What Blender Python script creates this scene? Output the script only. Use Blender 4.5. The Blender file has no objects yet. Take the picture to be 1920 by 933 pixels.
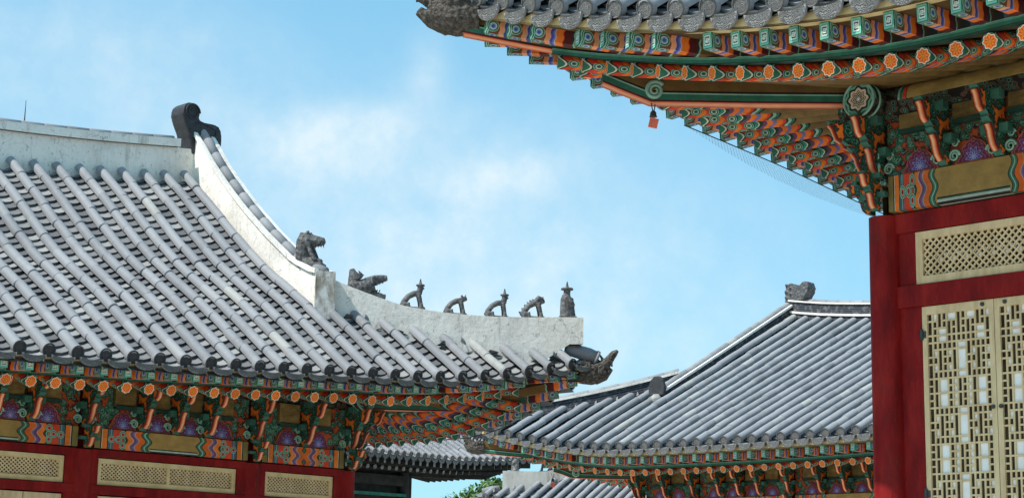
import bpy, bmesh, math, random
import numpy as np
from mathutils import Vector, Matrix
random.seed(7); rng = np.random.default_rng(7)
SC = bpy.context.scene; COL = SC.collection
ZE = 2.4                                   # eye height above the courtyard
R_ = math.radians

# ------------------------------------------------------------------ camera
F_PX, PITCH, ROLL, YAW = 3273.5, 0.19823605, 0.01895096, 0.79047776
def cam_axes():
    fw0 = np.array([math.cos(YAW), math.sin(YAW), 0]); rt0 = np.array([math.sin(YAW), -math.cos(YAW), 0]); up0 = np.array([0, 0, 1.])
    fw = fw0*math.cos(PITCH)+up0*math.sin(PITCH); up = up0*math.cos(PITCH)-fw0*math.sin(PITCH)
    return rt0*math.cos(ROLL)+up*math.sin(ROLL), up*math.cos(ROLL)-rt0*math.sin(ROLL), fw
RT, UP, FW = cam_axes()
cd = bpy.data.cameras.new('camera'); cam = bpy.data.objects.new('camera', cd); COL.objects.link(cam)
cd.sensor_width = 36; cd.lens = F_PX*36/1920; cd.clip_start = 0.1; cd.clip_end = 3000
cam.matrix_world = Matrix(((RT[0], UP[0], -FW[0], 0), (RT[1], UP[1], -FW[1], 0), (RT[2], UP[2], -FW[2], ZE), (0, 0, 0, 1)))
SC.camera = cam

# ------------------------------------------------------------------ world, sun, exposure
SUN_DIR = np.array([-0.55, 0.17, 0.80]); SUN_DIR = SUN_DIR/np.linalg.norm(SUN_DIR)
def px_dir(x, y):
    d = FW*F_PX+RT*(x-960)-UP*(y-466.5); return d/np.linalg.norm(d)
w = bpy.data.worlds.new('World'); SC.world = w; w.use_nodes = True
nt = w.node_tree; nt.nodes.clear()
def wn(t, **k):
    n = nt.nodes.new(t)
    for a, b in k.items(): setattr(n, a, b)
    return n
def wm(op, a, b=None):
    n = wn('ShaderNodeMath', operation=op)
    for i, q in enumerate((a, b)):
        if q is None: continue
        if isinstance(q, (int, float)): n.inputs[i].default_value = q
        else: nt.links.new(q, n.inputs[i])
    return n.outputs[0]
sky = wn('ShaderNodeTexSky', sky_type='NISHITA', sun_disc=False)
sky.sun_elevation = math.asin(SUN_DIR[2]); sky.sun_rotation = math.atan2(SUN_DIR[0], SUN_DIR[1])
sky.air_density = 1.0; sky.dust_density = 0.6; sky.ozone_density = 2.0
tc = wn('ShaderNodeTexCoord')
def wdot(v):
    n = wn('ShaderNodeVectorMath', operation='DOT_PRODUCT'); nt.links.new(tc.outputs['Generated'], n.inputs[0]); n.inputs[1].default_value = v
    return n.outputs['Value']
nz = wn('ShaderNodeTexNoise'); nz.inputs['Scale'].default_value = 9; nz.inputs['Detail'].default_value = 7; nz.inputs['Roughness'].default_value = 0.6
nt.links.new(tc.outputs['Generated'], nz.inputs['Vector'])
nz2 = wn('ShaderNodeTexNoise'); nz2.inputs['Scale'].default_value = 34; nz2.inputs['Detail'].default_value = 6; nz2.inputs['Roughness'].default_value = 0.62
nt.links.new(tc.outputs['Generated'], nz2.inputs['Vector'])
cl = None
for (x, y, sx, sy, amp, tilt) in [(665, 232, 110, 36, .62, .05), (640, 262, 150, 55, .32, .1), (800, 140, 38, 70, .40, -.2), (905, 335, 150, 36, .36, .10), (960, 325, 45, 28, .22, 0), (580, 290, 120, 60, .25, 0),
                                  (560, 400, 520, 200, .46, .1), (900, 520, 480, 190, .62, .1), (60, 70, 340, 140, .40, 0), (1230, 690, 380, 120, .42, 0), (250, 200, 240, 120, .22, 0)]:
    d0 = px_dir(x, y); h = np.cross(d0, [0, 0, 1]); h /= np.linalg.norm(h); v = np.cross(h, d0)
    h2 = h*math.cos(tilt)+v*math.sin(tilt); v2 = v*math.cos(tilt)-h*math.sin(tilt)
    a = wm('MULTIPLY', wdot(h2), F_PX/sx); b = wm('MULTIPLY', wdot(v2), F_PX/sy)
    r2 = wm('ADD', wm('MULTIPLY', a, a), wm('MULTIPLY', b, b))
    r2 = wm('ADD', r2, wm('MULTIPLY', wm('SUBTRACT', nz2.outputs['Fac'], .5), 2.4))
    g = wm('MULTIPLY', wm('POWER', 2.718, wm('MULTIPLY', r2, -0.8)), amp)
    g = wm('MULTIPLY', g, wm('GREATER_THAN', wdot(d0), 0.2))
    cl = g if cl is None else wm('ADD', cl, g)
cl = wm('MULTIPLY', cl, wm('ADD', wm('MULTIPLY', nz.outputs['Fac'], .8), .55))
cl = wm('MINIMUM', wm('MULTIPLY', cl, .60), 0.75)
tint = wn('ShaderNodeMix', data_type='RGBA', blend_type='MULTIPLY'); tint.inputs[0].default_value = 1
nt.links.new(sky.outputs[0], tint.inputs[6]); tint.inputs[7].default_value = (0.80, 1.05, 0.95, 1)
mxw = wn('ShaderNodeMix', data_type='RGBA'); flat = wn('ShaderNodeMix', data_type='RGBA'); flat.inputs[0].default_value = .62; nt.links.new(tint.outputs[2], flat.inputs[6]); flat.inputs[7].default_value = (1.32, 3.25, 4.75, 1)
nt.links.new(cl, mxw.inputs[0]); nt.links.new(flat.outputs[2], mxw.inputs[6]); mxw.inputs[7].default_value = (4.5, 5.0, 5.15, 1)
bg = wn('ShaderNodeBackground'); bg.inputs[1].default_value = 0.15; nt.links.new(mxw.outputs[2], bg.inputs[0])
wo = wn('ShaderNodeOutputWorld'); nt.links.new(bg.outputs[0], wo.inputs[0])
sl = bpy.data.lights.new('sun', 'SUN'); sl.energy = 4.0; sl.angle = R_(0.53); sl.color = (1, .965, .91)
so = bpy.data.objects.new('sun', sl); COL.objects.link(so)
so.rotation_euler = Vector(-SUN_DIR).to_track_quat('-Z', 'Y').to_euler()
SC.view_settings.view_transform = 'Standard'; SC.view_settings.look = 'None'
SC.view_settings.exposure = 0.42; SC.view_settings.gamma = 1.0
SC.render.engine = 'CYCLES'; SC.cycles.max_bounces = 8; SC.cycles.diffuse_bounces = 5
try: SC.cycles.use_denoising = True
except Exception: pass

# ------------------------------------------------------------------ material helpers
class G:
    def __init__(s, name):
        s.mat = bpy.data.materials.new(name); s.mat.use_nodes = True; s.nt = s.mat.node_tree; s.nt.nodes.clear()
        s.out = s.new('ShaderNodeOutputMaterial'); s.bs = s.new('ShaderNodeBsdfPrincipled')
        s.nt.links.new(s.bs.outputs[0], s.out.inputs[0]); s._uv = None; s._obj = None
    def new(s, t, **k):
        n = s.nt.nodes.new(t)
        for a, b in k.items(): setattr(n, a, b)
        return n
    def put(s, sock, v):
        if hasattr(v, 'is_output') or isinstance(v, bpy.types.NodeSocket): s.nt.links.new(v, sock)
        elif isinstance(v, tuple) and len(v) == 3 and sock.type == 'RGBA': sock.default_value = (*v, 1)
        else: sock.default_value = v
    def m(s, op, a, b=None, c=None):
        n = s.new('ShaderNodeMath', operation=op)
        for i, q in enumerate((a, b, c)):
            if q is not None: s.put(n.inputs[i], q)
        return n.outputs[0]
    def uv(s):
        if s._uv is None:
            n = s.new('ShaderNodeUVMap'); sp = s.new('ShaderNodeSeparateXYZ'); s.nt.links.new(n.outputs[0], sp.inputs[0])
            s._uv = (n.outputs[0], sp.outputs[0], sp.outputs[1])
        return s._uv
    def obj(s):
        if s._obj is None: s._obj = s.new('ShaderNodeTexCoord').outputs['Object']
        return s._obj
    def geo(s): return s.new('ShaderNodeNewGeometry').outputs['Position']
    def noise(s, scale, vec=None, detail=4, rough=.55, stretch=None):
        n = s.new('ShaderNodeTexNoise'); n.inputs['Scale'].default_value = scale; n.inputs['Detail'].default_value = detail; n.inputs['Roughness'].default_value = rough
        vec = vec if vec is not None else s.geo()
        if stretch:
            q = s.new('ShaderNodeVectorMath', operation='MULTIPLY'); s.nt.links.new(vec, q.inputs[0]); q.inputs[1].default_value = stretch; vec = q.outputs[0]
        s.nt.links.new(vec, n.inputs['Vector']); return n.outputs['Fac']
    def ramp(s, fac, stops, mode='CONSTANT'):
        n = s.new('ShaderNodeValToRGB'); cr = n.color_ramp; cr.interpolation = mode
        while len(cr.elements) > 1: cr.elements.remove(cr.elements[-1])
        for i, (p, c) in enumerate(stops):
            e = cr.elements[0] if i == 0 else cr.elements.new(p)
            e.position = p; e.color = (*c, 1)
        s.put(n.inputs[0], fac); return n.outputs[0]
    def mask(s, fac, a, b):
        n = s.new('ShaderNodeMapRange'); n.clamp = True; s.put(n.inputs[0], fac); n.inputs[1].default_value = a; n.inputs[2].default_value = b
        return n.outputs[0]
    def mix(s, f, a, b, bt='MIX'):
        n = s.new('ShaderNodeMix', data_type='RGBA', blend_type=bt); s.put(n.inputs[0], f); s.put(n.inputs[6], a); s.put(n.inputs[7], b); return n.outputs[2]
    def attr(s, name):
        n = s.new('ShaderNodeAttribute'); n.attribute_name = name; return n.outputs['Fac']
    def bump(s, h, strength=.3, dist=.02):
        n = s.new('ShaderNodeBump'); n.inputs['Strength'].default_value = strength; n.inputs['Distance'].default_value = dist
        s.put(n.inputs['Height'], h); s.nt.links.new(n.outputs[0], s.bs.inputs['Normal'])
    def done(s, col, rough=.7, spec=.3):
        s.put(s.bs.inputs['Base Color'], col); s.put(s.bs.inputs['Roughness'], rough); s.bs.inputs['Specular IOR Level'].default_value = spec
        return s.mat
    def weather(s, col, amt=.35, scale=6):
        n = s.mask(s.noise(scale, detail=6, rough=.65), .35, .7)
        f = s.m('ADD', s.m('MULTIPLY', n, amt), 1-amt*.75)
        oi = s.new('ShaderNodeObjectInfo').outputs['Random']
        f = s.m('MULTIPLY', f, s.m('ADD', s.m('MULTIPLY', oi, .34), .80))
        col = s.mix(1, col, s.comb(f), 'MULTIPLY')
        big = s.mask(s.noise(2.3, detail=7, rough=.7), .54, .72)
        col = s.mix(s.m('MULTIPLY', big, amt*.55), col, (.085, .07, .045))
        ch = s.mask(s.noise(38, detail=4, rough=.7), .655, .72)
        return s.mix(s.m('MULTIPLY', ch, amt), col, (.30, .25, .17))
    def comb(s, f):
        n = s.new('ShaderNodeCombineColor')
        for i in range(3): s.put(n.inputs[i], f)
        return n.outputs[0]
    def circ(s, x, y, cx, cy):
        dx = s.m('SUBTRACT', x, cx); dy = s.m('SUBTRACT', y, cy)
        return s.m('SQRT', s.m('ADD', s.m('MULTIPLY', dx, dx), s.m('MULTIPLY', dy, dy)))

OR = (.90, .20, .022); ORD = (.75, .13, .014); RED = (.72, .05, .015); SALM = (.92, .34, .15); BLU = (.07, .085, .38); PUR = (.16, .06, .13); MAR = (.10, .012, .012)
GRN = (.028, .16, .10); DGR = (.010, .05, .034); TEAL = (.03, .26, .19); MINT = (.30, .52, .40); PALE = (.66, .66, .52); OCH = (.40, .245, .07); DOC = (.17, .09, .025); BLK = (.012, .010, .008)
PAT0 = (.03, .05, .035); OLV = (.24, .19, .06); WHT = (.8, .8, .75)
M = {}
def mk(name):
    def deco(fn): g = G(name); M[name] = fn(g); return fn
    return deco

@mk('roof_tile')
def _(g):
    r = g.attr('rnd'); p = g.geo()
    c = g.ramp(r, [(0, (.225, .225, .233)), (.4, (.265, .265, .273)), (.85, (.30, .299, .306)), (.96, (.32, .316, .314)), (1, (.37, .36, .335))], 'LINEAR')
    st = g.mask(g.noise(3.0, p, 8, .7), .52, .72)
    c = g.mix(g.m('MULTIPLY', st, .38), c, (.15, .15, .145))
    li = g.mask(g.noise(26, p, 5, .7), .60, .72)
    c = g.mix(g.m('MULTIPLY', li, .4), c, (.47, .46, .41))
    dk = g.mask(g.noise(1.1, p, 9, .75), .53, .68)
    c = g.mix(g.m('MULTIPLY', dk, .45), c, (.13, .13, .135))
    sp = g.mask(g.noise(60, p, 3, .6), .64, .75)
    c = g.mix(g.m('MULTIPLY', sp, .45), c, (.12, .12, .12))
    g.bump(g.noise(45, p, 5, .6), .35, .006)
    return g.done(c, .72, .35)
@mk('pan_tile')
def _(g):
    r = g.attr('rnd'); p = g.geo()
    c = g.ramp(r, [(0, (.11, .112, .118)), (.5, (.175, .177, .182)), (1, (.33, .325, .315))], 'LINEAR')
    st = g.mask(g.noise(5, p, 6, .7), .5, .7)
    c = g.mix(g.m('MULTIPLY', st, .4), c, (.17, .17, .165))
    g.bump(g.noise(40, p, 4, .6), .3, .005)
    return g.done(c, .75, .3)
def tile_relief(g, light):
    _, x, y = g.uv()
    r = g.m('SQRT', g.m('ADD', g.m('MULTIPLY', x, x), g.m('MULTIPLY', y, y)))
    v = g.new('ShaderNodeTexVoronoi'); v.inputs['Scale'].default_value = 3.4; g.nt.links.new(g.uv()[0], v.inputs['Vector'])
    d = v.outputs['Distance']
    ring = g.m('SINE', g.m('MULTIPLY', d, 26))
    n = g.noise(4.5, g.uv()[0], 5, .7)
    h = g.m('ADD', g.m('MULTIPLY', ring, .5), n)
    rim = g.mask(r, .80, .86)
    h = g.m('ADD', g.m('MULTIPLY', h, g.m('SUBTRACT', 1, rim)), g.m('MULTIPLY', rim, 1.4))
    g.bump(h, .9, .018)
    c = g.ramp(g.mask(h, -.2, 1.4), [(0, tuple(q*.50 for q in light)), (.5, light), (1, tuple(min(q*1.25, .6) for q in light))], 'LINEAR')
    c = g.mix(g.m('MULTIPLY', g.mask(g.noise(7, detail=5), .45, .7), .55), c, tuple(q*.45 for q in light))
    return g.done(c, .75, .3)
@mk('tile_end')
def _(g): return tile_relief(g, (.27, .263, .255))
@mk('tile_end_shaded')
def _(g): return tile_relief(g, (.10, .102, .11))  # darker copy of the end tile; shade on these discs is in the colour
@mk('drip_tile_clay')
def _(g): return tile_relief(g, (.24, .236, .228))
@mk('plaster')
def _(g):
    p = g.geo()
    c = g.ramp(g.noise(2.2, p, 6, .6), [(.3, (.71, .66, .60)), (.5, (.84, .785, .71)), (.7, (.88, .82, .73))], 'LINEAR')
    st = g.mask(g.noise(2.6, p, 8, .75, (1, 1, .55)), .50, .66)
    c = g.mix(g.m('MULTIPLY', st, .38), c, (.46, .40, .31))
    dk = g.mask(g.noise(7.5, p, 8, .72), .58, .68)
    c = g.mix(g.m('MULTIPLY', dk, .45), c, (.17, .155, .135))
    sp = g.mask(g.noise(24, p, 6, .7, (1, 1, .6)), .59, .68)
    c = g.mix(g.m('MULTIPLY', sp, .7), c, (.22, .20, .17))
    ru = g.mask(g.noise(3.1, p, 6, .7, (1.4, 1.4, .5)), .67, .74)
    c = g.mix(g.m('MULTIPLY', ru, .55), c, (.36, .19, .11))
    sk = g.m('MULTIPLY', g.mask(g.noise(11, p, 5, .65, (1, 1, .06)), .55, .70), g.mask(g.noise(1.6, p, 4, .6), .42, .62))
    c = g.mix(g.m('MULTIPLY', sk, .6), c, (.20, .175, .14))
    vo = g.new('ShaderNodeTexVoronoi', feature='DISTANCE_TO_EDGE'); vo.inputs['Scale'].default_value = 2.3
    wp = g.new('ShaderNodeTexNoise'); wp.inputs['Scale'].default_value = 5; g.nt.links.new(p, wp.inputs['Vector'])
    ad = g.new('ShaderNodeVectorMath', operation='MULTIPLY_ADD'); g.nt.links.new(wp.outputs['Color'], ad.inputs[0]); ad.inputs[1].default_value = (.35, .35, .35); g.nt.links.new(p, ad.inputs[2])
    g.nt.links.new(ad.outputs[0], vo.inputs['Vector'])
    ck = g.m('MULTIPLY', g.m('LESS_THAN', vo.outputs['Distance'], .006), g.mask(g.noise(1.3, p, 3), .45, .6))
    c = g.mix(g.m('MULTIPLY', ck, .45), c, (.14, .12, .10))
    g.bump(g.noise(14, p, 6, .65), .5, .014)
    return g.done(c, .85, .2)
@mk('dulled_plaster')
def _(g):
    p = g.geo(); c = g.ramp(g.noise(3, p, 8, .7, (1, 1, .5)), [(.3, (.20, .185, .16)), (.45, (.40, .385, .35)), (.65, (.50, .48, .44))], 'LINEAR')  # darker plaster variant, toned down in colour against over-bright full sun
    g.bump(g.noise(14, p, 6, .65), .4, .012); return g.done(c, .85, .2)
@mk('stained_plaster')
def _(g):
    p = g.geo()
    c = g.ramp(g.noise(5, p, 8, .72, (1, 1, .5)), [(.32, (.10, .085, .07)), (.45, (.33, .29, .24)), (.58, (.66, .64, .60))], 'LINEAR')
    g.bump(g.noise(18, p, 6), .4, .012); return g.done(c, .85, .2)
@mk('ridge_clay')
def _(g):
    _, x, y = g.uv()
    row = g.m('FRACT', g.m('MULTIPLY', g.m('ADD', y, g.m('MULTIPLY', g.noise(3, detail=3), .02)), 21))
    c = g.ramp(row, [(0, (.012, .013, .017)), (.5, (.04, .046, .06)), (.88, (.10, .105, .115))])
    c = g.mix(g.m('MULTIPLY', g.mask(g.noise(9, detail=6), .5, .66), .5), c, (.21, .20, .18))
    g.bump(row, .6, .02); return g.done(c, .8, .25)
@mk('ornament_clay')
def _(g):
    n = g.noise(22, g.obj(), 6, .65)
    v = g.new('ShaderNodeTexVoronoi'); v.inputs['Scale'].default_value = 26; g.nt.links.new(g.obj(), v.inputs['Vector'])
    c = g.ramp(n, [(.3, (.035, .034, .036)), (.5, (.085, .083, .085)), (.68, (.20, .19, .17))], 'LINEAR')
    g.bump(g.m('ADD', n, v.outputs['Distance']), .45, .012); return g.done(c, .65, .4)
@mk('ornament_dark')
def _(g):
    n = g.noise(9, g.obj(), 6, .65)
    c = g.ramp(n, [(.3, (.014, .013, .015)), (.6, (.04, .038, .042)), (.75, (.09, .085, .08))], 'LINEAR')
    g.bump(n, .6, .02); return g.done(c, .6, .4)
@mk('cap_clay')
def _(g):
    n = g.noise(26, g.obj(), 7, .7); v = g.new('ShaderNodeTexVoronoi'); v.inputs['Scale'].default_value = 30; g.nt.links.new(g.obj(), v.inputs['Vector'])
    c = g.ramp(n, [(.3, (.022, .018, .015)), (.5, (.075, .06, .048)), (.66, (.17, .15, .125))], 'LINEAR')
    g.bump(g.m('ADD', n, v.outputs['Distance']), 1, .02); return g.done(c, .7, .3)
@mk('ornament_grey')
def _(g):
    n = g.noise(16, g.obj(), 6, .65)
    c = g.ramp(n, [(.3, (.06, .055, .05)), (.5, (.17, .16, .15)), (.68, (.34, .33, .31))], 'LINEAR')
    g.bump(n, .9, .03); return g.done(c, .7, .35)
@mk('red_wood')
def _(g):
    p = g.geo()
    n = g.noise(4, p, 6, .6, (1.6, 1.6, .5))
    c = g.ramp(n, [(.3, (.13, .004, .005)), (.5, (.215, .007, .007)), (.7, (.30, .016, .011))], 'LINEAR')
    c = g.mix(g.m('MULTIPLY', g.mask(g.noise(2.5, p, 6, .7), .55, .7), .5), c, (.10, .016, .012))
    cr = g.mask(g.noise(14, p, 4, .6, (4, 4, .12)), .66, .70)
    c = g.mix(g.m('MULTIPLY', cr, .4), c, (.05, .004, .004))
    fd = g.mask(g.noise(34, p, 4, .7, (2, 2, .3)), .62, .72); c = g.mix(g.m('MULTIPLY', fd, .35), c, (.36, .07, .05))
    g.bump(g.m('SUBTRACT', g.noise(20, p, 4, .6, (3, 3, .2)), cr), .4, .008); return g.done(c, .6, .15)
@mk('ochre_wood')
def _(g):
    p = g.geo(); c = g.ramp(g.noise(5, p, 6, .65, (1, 1, 3)), [(.3, (.27, .165, .05)), (.55, (.40, .26, .08)), (.75, (.44, .33, .13))], 'LINEAR')
    g.bump(g.noise(16, p, 4), .2, .006); return g.done(c, .7, .2)
@mk('purlin_paint_net_shade')
def _(g):
    _, x, y = g.uv()
    v = g.new('ShaderNodeTexVoronoi'); v.inputs['Scale'].default_value = 16; g.nt.links.new(g.uv()[0], v.inputs['Vector'])
    net_shade_pat = g.ramp(v.outputs['Distance'], [(0, MAR), (.15, BLK), (.25, (.08, .20, .14)), (.32, DGR), (.45, (.10, .05, .03)), (.6, BLK)])
    och = g.ramp(g.noise(5, g.geo(), 6, .65, (1, 1, 3)), [(.3, (.27, .165, .05)), (.55, (.40, .26, .08)), (.75, (.44, .33, .13))], 'LINEAR')
    end = g.ramp(x, [(0, GRN), (.03, MINT), (.045, DGR), (.10, PAT0), (.62, MINT), (.64, GRN), (.67, RED), (.70, BLK), (.71, OCH)])
    low = g.m('MULTIPLY', g.m('GREATER_THAN', y, .50), g.m('LESS_THAN', y, .99))  # dark scrolls on underside and ends carry the net's shadow as paint
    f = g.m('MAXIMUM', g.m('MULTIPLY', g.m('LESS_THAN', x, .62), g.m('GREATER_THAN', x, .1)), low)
    c = g.mix(g.m('LESS_THAN', x, .71), och, end); c = g.mix(f, c, net_shade_pat)
    return g.done(g.weather(c, .35, 8), .68, .2)
@mk('board_ochre')
def _(g):
    p = g.geo(); c = g.ramp(g.noise(6, p, 7, .7, (1, 1, 3)), [(.3, (.15, .09, .03)), (.55, (.27, .175, .055)), (.75, (.36, .26, .10))], 'LINEAR')
    return g.done(g.weather(c, .5, 6), .7, .2)
@mk('soffit_wood_shaded')
def _(g):
    p = g.geo(); c = g.ramp(g.noise(4, p, 6, .65), [(.3, (.07, .042, .017)), (.7, (.15, .09, .034))], 'LINEAR')  # brown darkened throughout; shade from the net is put into the colour
    return g.done(c, .75, .2)
@mk('shaded_wood')
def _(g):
    c = g.ramp(g.noise(5), [(.3, (.012, .014, .014)), (.7, (.035, .035, .032))], 'LINEAR'); return g.done(c, .8, .2)  # near-black timber; the far gallery's shade is put into the colour
@mk('green_paint')
def _(g):
    c = g.weather(g.mix(g.mask(g.noise(8), .4, .65), GRN, TEAL), .4, 9); return g.done(c, .6, .3)
@mk('mint_paint')
def _(g): return g.done(g.weather(MINT, .35, 12), .65, .3)
@mk('green_trim')
def _(g):
    _, x, y = g.uv(); c = g.ramp(y, [(0, DGR), (.18, GRN), (.62, (.10, .30, .20)), (.88, MINT)]); return g.done(g.weather(c, .4, 9), .6, .3)
@mk('rafter_paint')
def _(g):
    _, x, y = g.uv()          # x metres from the outer end, y 0..1 round the shaft
    yy = g.m('FRACT', g.m('MULTIPLY', y, 3.0)); wob = g.m('MULTIPLY', g.m('SINE', g.m('MULTIPLY', yy, 6.283)), .022)
    c = g.ramp(g.m('ADD', x, wob), [(0, GRN), (.018, PALE), (.028, DGR), (.045, RED), (.10, OR), (.13, RED), (.19, DGR), (.215, TEAL), (.24, PALE), (.25, DGR), (.27, PUR), (.30, OR), (.335, (.2, .18, .4)), (.36, OR), (.40, RED), (.42, DGR), (.435, MINT), (.455, GRN), (.475, BLK), (.485, (.20, .12, .037))])
    for cx, cy in ((.15, .25), (.20, .72), (.09, .80)):
        d = g.circ(x, g.m('MULTIPLY', yy, .12), cx, cy*.12)
        rc = g.ramp(g.m('MULTIPLY', d, 10), [(0, MAR), (.07, TEAL), (.14, PALE), (.18, GRN), (.27, MINT), (.31, DGR)])
        c = g.mix(g.m('LESS_THAN', d, .034), c, rc)
    return g.done(g.weather(c, .45, 8), .65, .25)
@mk('rafter_flower')
def _(g):
    _, x, y = g.uv()
    r = g.m('SQRT', g.m('ADD', g.m('MULTIPLY', x, x), g.m('MULTIPLY', y, y))); a = g.m('ARCTAN2', y, x)
    c8 = g.m('COSINE', g.m('MULTIPLY', a, 8))
    q = g.m('ADD', r, g.m('MULTIPLY', c8, -.075))
    c = g.ramp(q, [(0, (.75, .40, .03)), (.13, (.50, .03, .008)), (.2, (.95, .24, .02)), (.50, (.95, .165, .014)), (.72, (.95, .40, .14)), (.79, (.85, .8, .66)), (.865, DGR), (.96, (.05, .2, .13))])
    seam = g.m('LESS_THAN', g.m('ADD', c8, g.m('MULTIPLY', g.m('ABSOLUTE', g.m('SUBTRACT', r, .45)), 2.2)), -.55)
    c = g.mix(g.m('MULTIPLY', seam, .75), c, (.45, .02, .006))
    return g.done(g.weather(c, .25, 25), .6, .3)
@mk('flying_rafter_paint')
def _(g):
    _, x, y = g.uv()
    w = g.m('MULTIPLY', g.m('SINE', g.m('MULTIPLY', y, 75)), .005)
    c = g.ramp(g.m('ADD', x, w), [(0, GRN), (.015, MINT), (.025, DGR), (.035, MINT), (.042, GRN), (.058, (.22, .06, .03)), (.135, SALM), (.165, (.80, .42, .27)), (.183, BLU), (.205, (.16, .2, .6)), (.222, (.6, .5, .5)), (.23, OR), (.29, RED), (.30, MAR), (.37, DGR), (.385, MINT), (.40, DOC)])
    d = g.circ(x, y, .078, .005)
    rc = g.ramp(g.m('MULTIPLY', d, 10), [(0, BLU), (.16, (.2, .42, .62)), (.26, PALE), (.33, GRN), (.46, MINT), (.52, (.3, .06, .03))])
    c = g.mix(g.m('MULTIPLY', g.m('LESS_THAN', d, .055), g.m('GREATER_THAN', x, .05)), c, rc)
    return g.done(g.weather(c, .35, 12), .62, .28)
@mk('flying_rafter_end')
def _(g):
    _, x, y = g.uv()
    ax = g.m('ABSOLUTE', x); ay = g.m('ABSOLUTE', y); mx = g.m('MAXIMUM', ax, ay)
    c = g.ramp(mx, [(0, BLK), (.14, (.7, .72, .62)), (.3, BLK), (.44, (.62, .7, .58)), (.64, (.03, .22, .15)), (.72, (.18, .52, .38)), (.94, GRN)])
    cross = g.m('LESS_THAN', g.m('ABSOLUTE', g.m('SUBTRACT', y, g.m('MULTIPLY', x, .25))), .09)
    c = g.mix(g.m('MULTIPLY', cross, g.m('LESS_THAN', mx, .44)), c, (.62, .7, .58))
    return g.done(g.weather(c, .3, 20), .6, .3)
@mk('beam_paint')
def _(g):
    _, x, y = g.uv()          # x metres from the nearest end, y 0 (bottom) .. 1 (top)
    w = g.m('MULTIPLY', g.m('SINE', g.m('MULTIPLY', y, 9.4)), g.m('MULTIPLY', g.mask(x, .2, .45), .028))
    c = g.ramp(g.m('ADD', x, w), [(0, OLV), (.07, BLK), (.085, PALE), (.09, OR), (.155, BLK), (.165, (.05, .13, .17)), (.20, MINT), (.21, (.05, .13, .17)), (.235, RED), (.34, GRN), (.36, MINT), (.37, DGR), (.40, OR), (.46, (.6, .35, .3)), (.475, PUR), (.505, (.14, .13, .36)), (.53, (.6, .3, .2)), (.545, ORD), (.62, BLK), (.63, GRN), (.66, MINT), (.675, GRN), (.70, BLK), (.712, OCH)])
    for cx, cy in ((.21, .5), (.355, .22), (.355, .78), (.30, .5)):
        d = g.circ(x, g.m('MULTIPLY', y, .22), cx, cy*.22)
        rc = g.ramp(g.m('MULTIPLY', d, 10), [(0, MAR), (.10, RED), (.2, MINT), (.26, TEAL), (.38, PALE), (.42, DGR)])
        c = g.mix(g.m('LESS_THAN', d, .046), c, rc)
    mid = g.m('GREATER_THAN', x, .715)
    bl = g.ramp(y, [(0, BLK), (.05, (.5, .58, .5)), (.12, GRN), (.15, BLK), (.19, (.5, .5, .5))])
    c = g.mix(g.m('MULTIPLY', mid, g.m('LESS_THAN', y, .19)), c, bl)
    crk = g.mask(g.noise(3, g.uv()[0], 5, .65, (1.2, 9, 1)), .66, .69)
    c = g.mix(g.m('MULTIPLY', crk, .6), c, (.05, .035, .015))
    grain = g.noise(6, g.geo(), 6, .65, (1, 1, 5))
    c = g.mix(g.m('MULTIPLY', g.mask(grain, .42, .7), .35), c, (.20, .15, .05))
    return g.done(g.weather(c, .35, 7), .65, .25)
def scroll(g, sc, seedoff, pal):
    uvn = g.uv()[0]
    mp = g.new('ShaderNodeVectorMath', operation='ADD'); g.nt.links.new(uvn, mp.inputs[0]); mp.inputs[1].default_value = (seedoff, seedoff*.7, 0)
    wn_ = g.new('ShaderNodeTexNoise'); wn_.inputs['Scale'].default_value = 15; wn_.inputs['Detail'].default_value = 2; g.nt.links.new(uvn, wn_.inputs['Vector'])
    wa = g.new('ShaderNodeVectorMath', operation='MULTIPLY_ADD'); g.nt.links.new(wn_.outputs['Color'], wa.inputs[0]); wa.inputs[1].default_value = (.085, .085, 0); g.nt.links.new(mp.outputs[0], wa.inputs[2])
    v = g.new('ShaderNodeTexVoronoi'); v.inputs['Scale'].default_value = sc; v.inputs['Randomness'].default_value = .85; g.nt.links.new(wa.outputs[0], v.inputs['Vector'])
    # the angle round each cell centre turns the rings into scrolls
    df = g.new('ShaderNodeVectorMath', operation='SUBTRACT'); sc_ = g.new('ShaderNodeVectorMath', operation='SCALE'); g.nt.links.new(wa.outputs[0], sc_.inputs[0]); sc_.inputs['Scale'].default_value = 1.0
    g.nt.links.new(sc_.outputs[0], df.inputs[0]); g.nt.links.new(v.outputs['Position'], df.inputs[1])
    sx = g.new('ShaderNodeSeparateXYZ'); g.nt.links.new(df.outputs[0], sx.inputs[0])
    an = g.m('DIVIDE', g.m('ARCTAN2', sx.outputs[1], sx.outputs[0]), 6.2832)
    return g.ramp(g.m('ADD', v.outputs['Distance'], g.m('MULTIPLY', an, .16)), pal)
PAL = [(0, (.30, .04, .02)), (.08, BLK), (.13, (.22, .40, .27)), (.20, DGR), (.27, (.16, .34, .22)), (.34, GRN), (.42, DGR), (.50, (.13, .28, .18)), (.55, BLK), (.62, (.20, .03, .02)), (.70, (.45, .08, .02))]
@mk('scroll_panel')
def _(g): return g.done(g.weather(scroll(g, 13, 3.1, PAL), .35, 9), .65, .25)
@mk('bracket_paint')
def _(g):
    c = scroll(g, 12, 8.3, [(0, MAR), (.10, BLK), (.17, (.12, .33, .22)), (.25, DGR), (.36, (.08, .24, .16)), (.42, DGR), (.52, (.02, .09, .06)), (.58, BLK), (.64, (.28, .05, .02)), (.7, OR)])
    return g.done(g.weather(c, .4, 9), .65, .25)
@mk('bracket_edge')
def _(g): return g.done(g.weather((.05, .17, .12), .5, 12), .65, .25)
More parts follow.
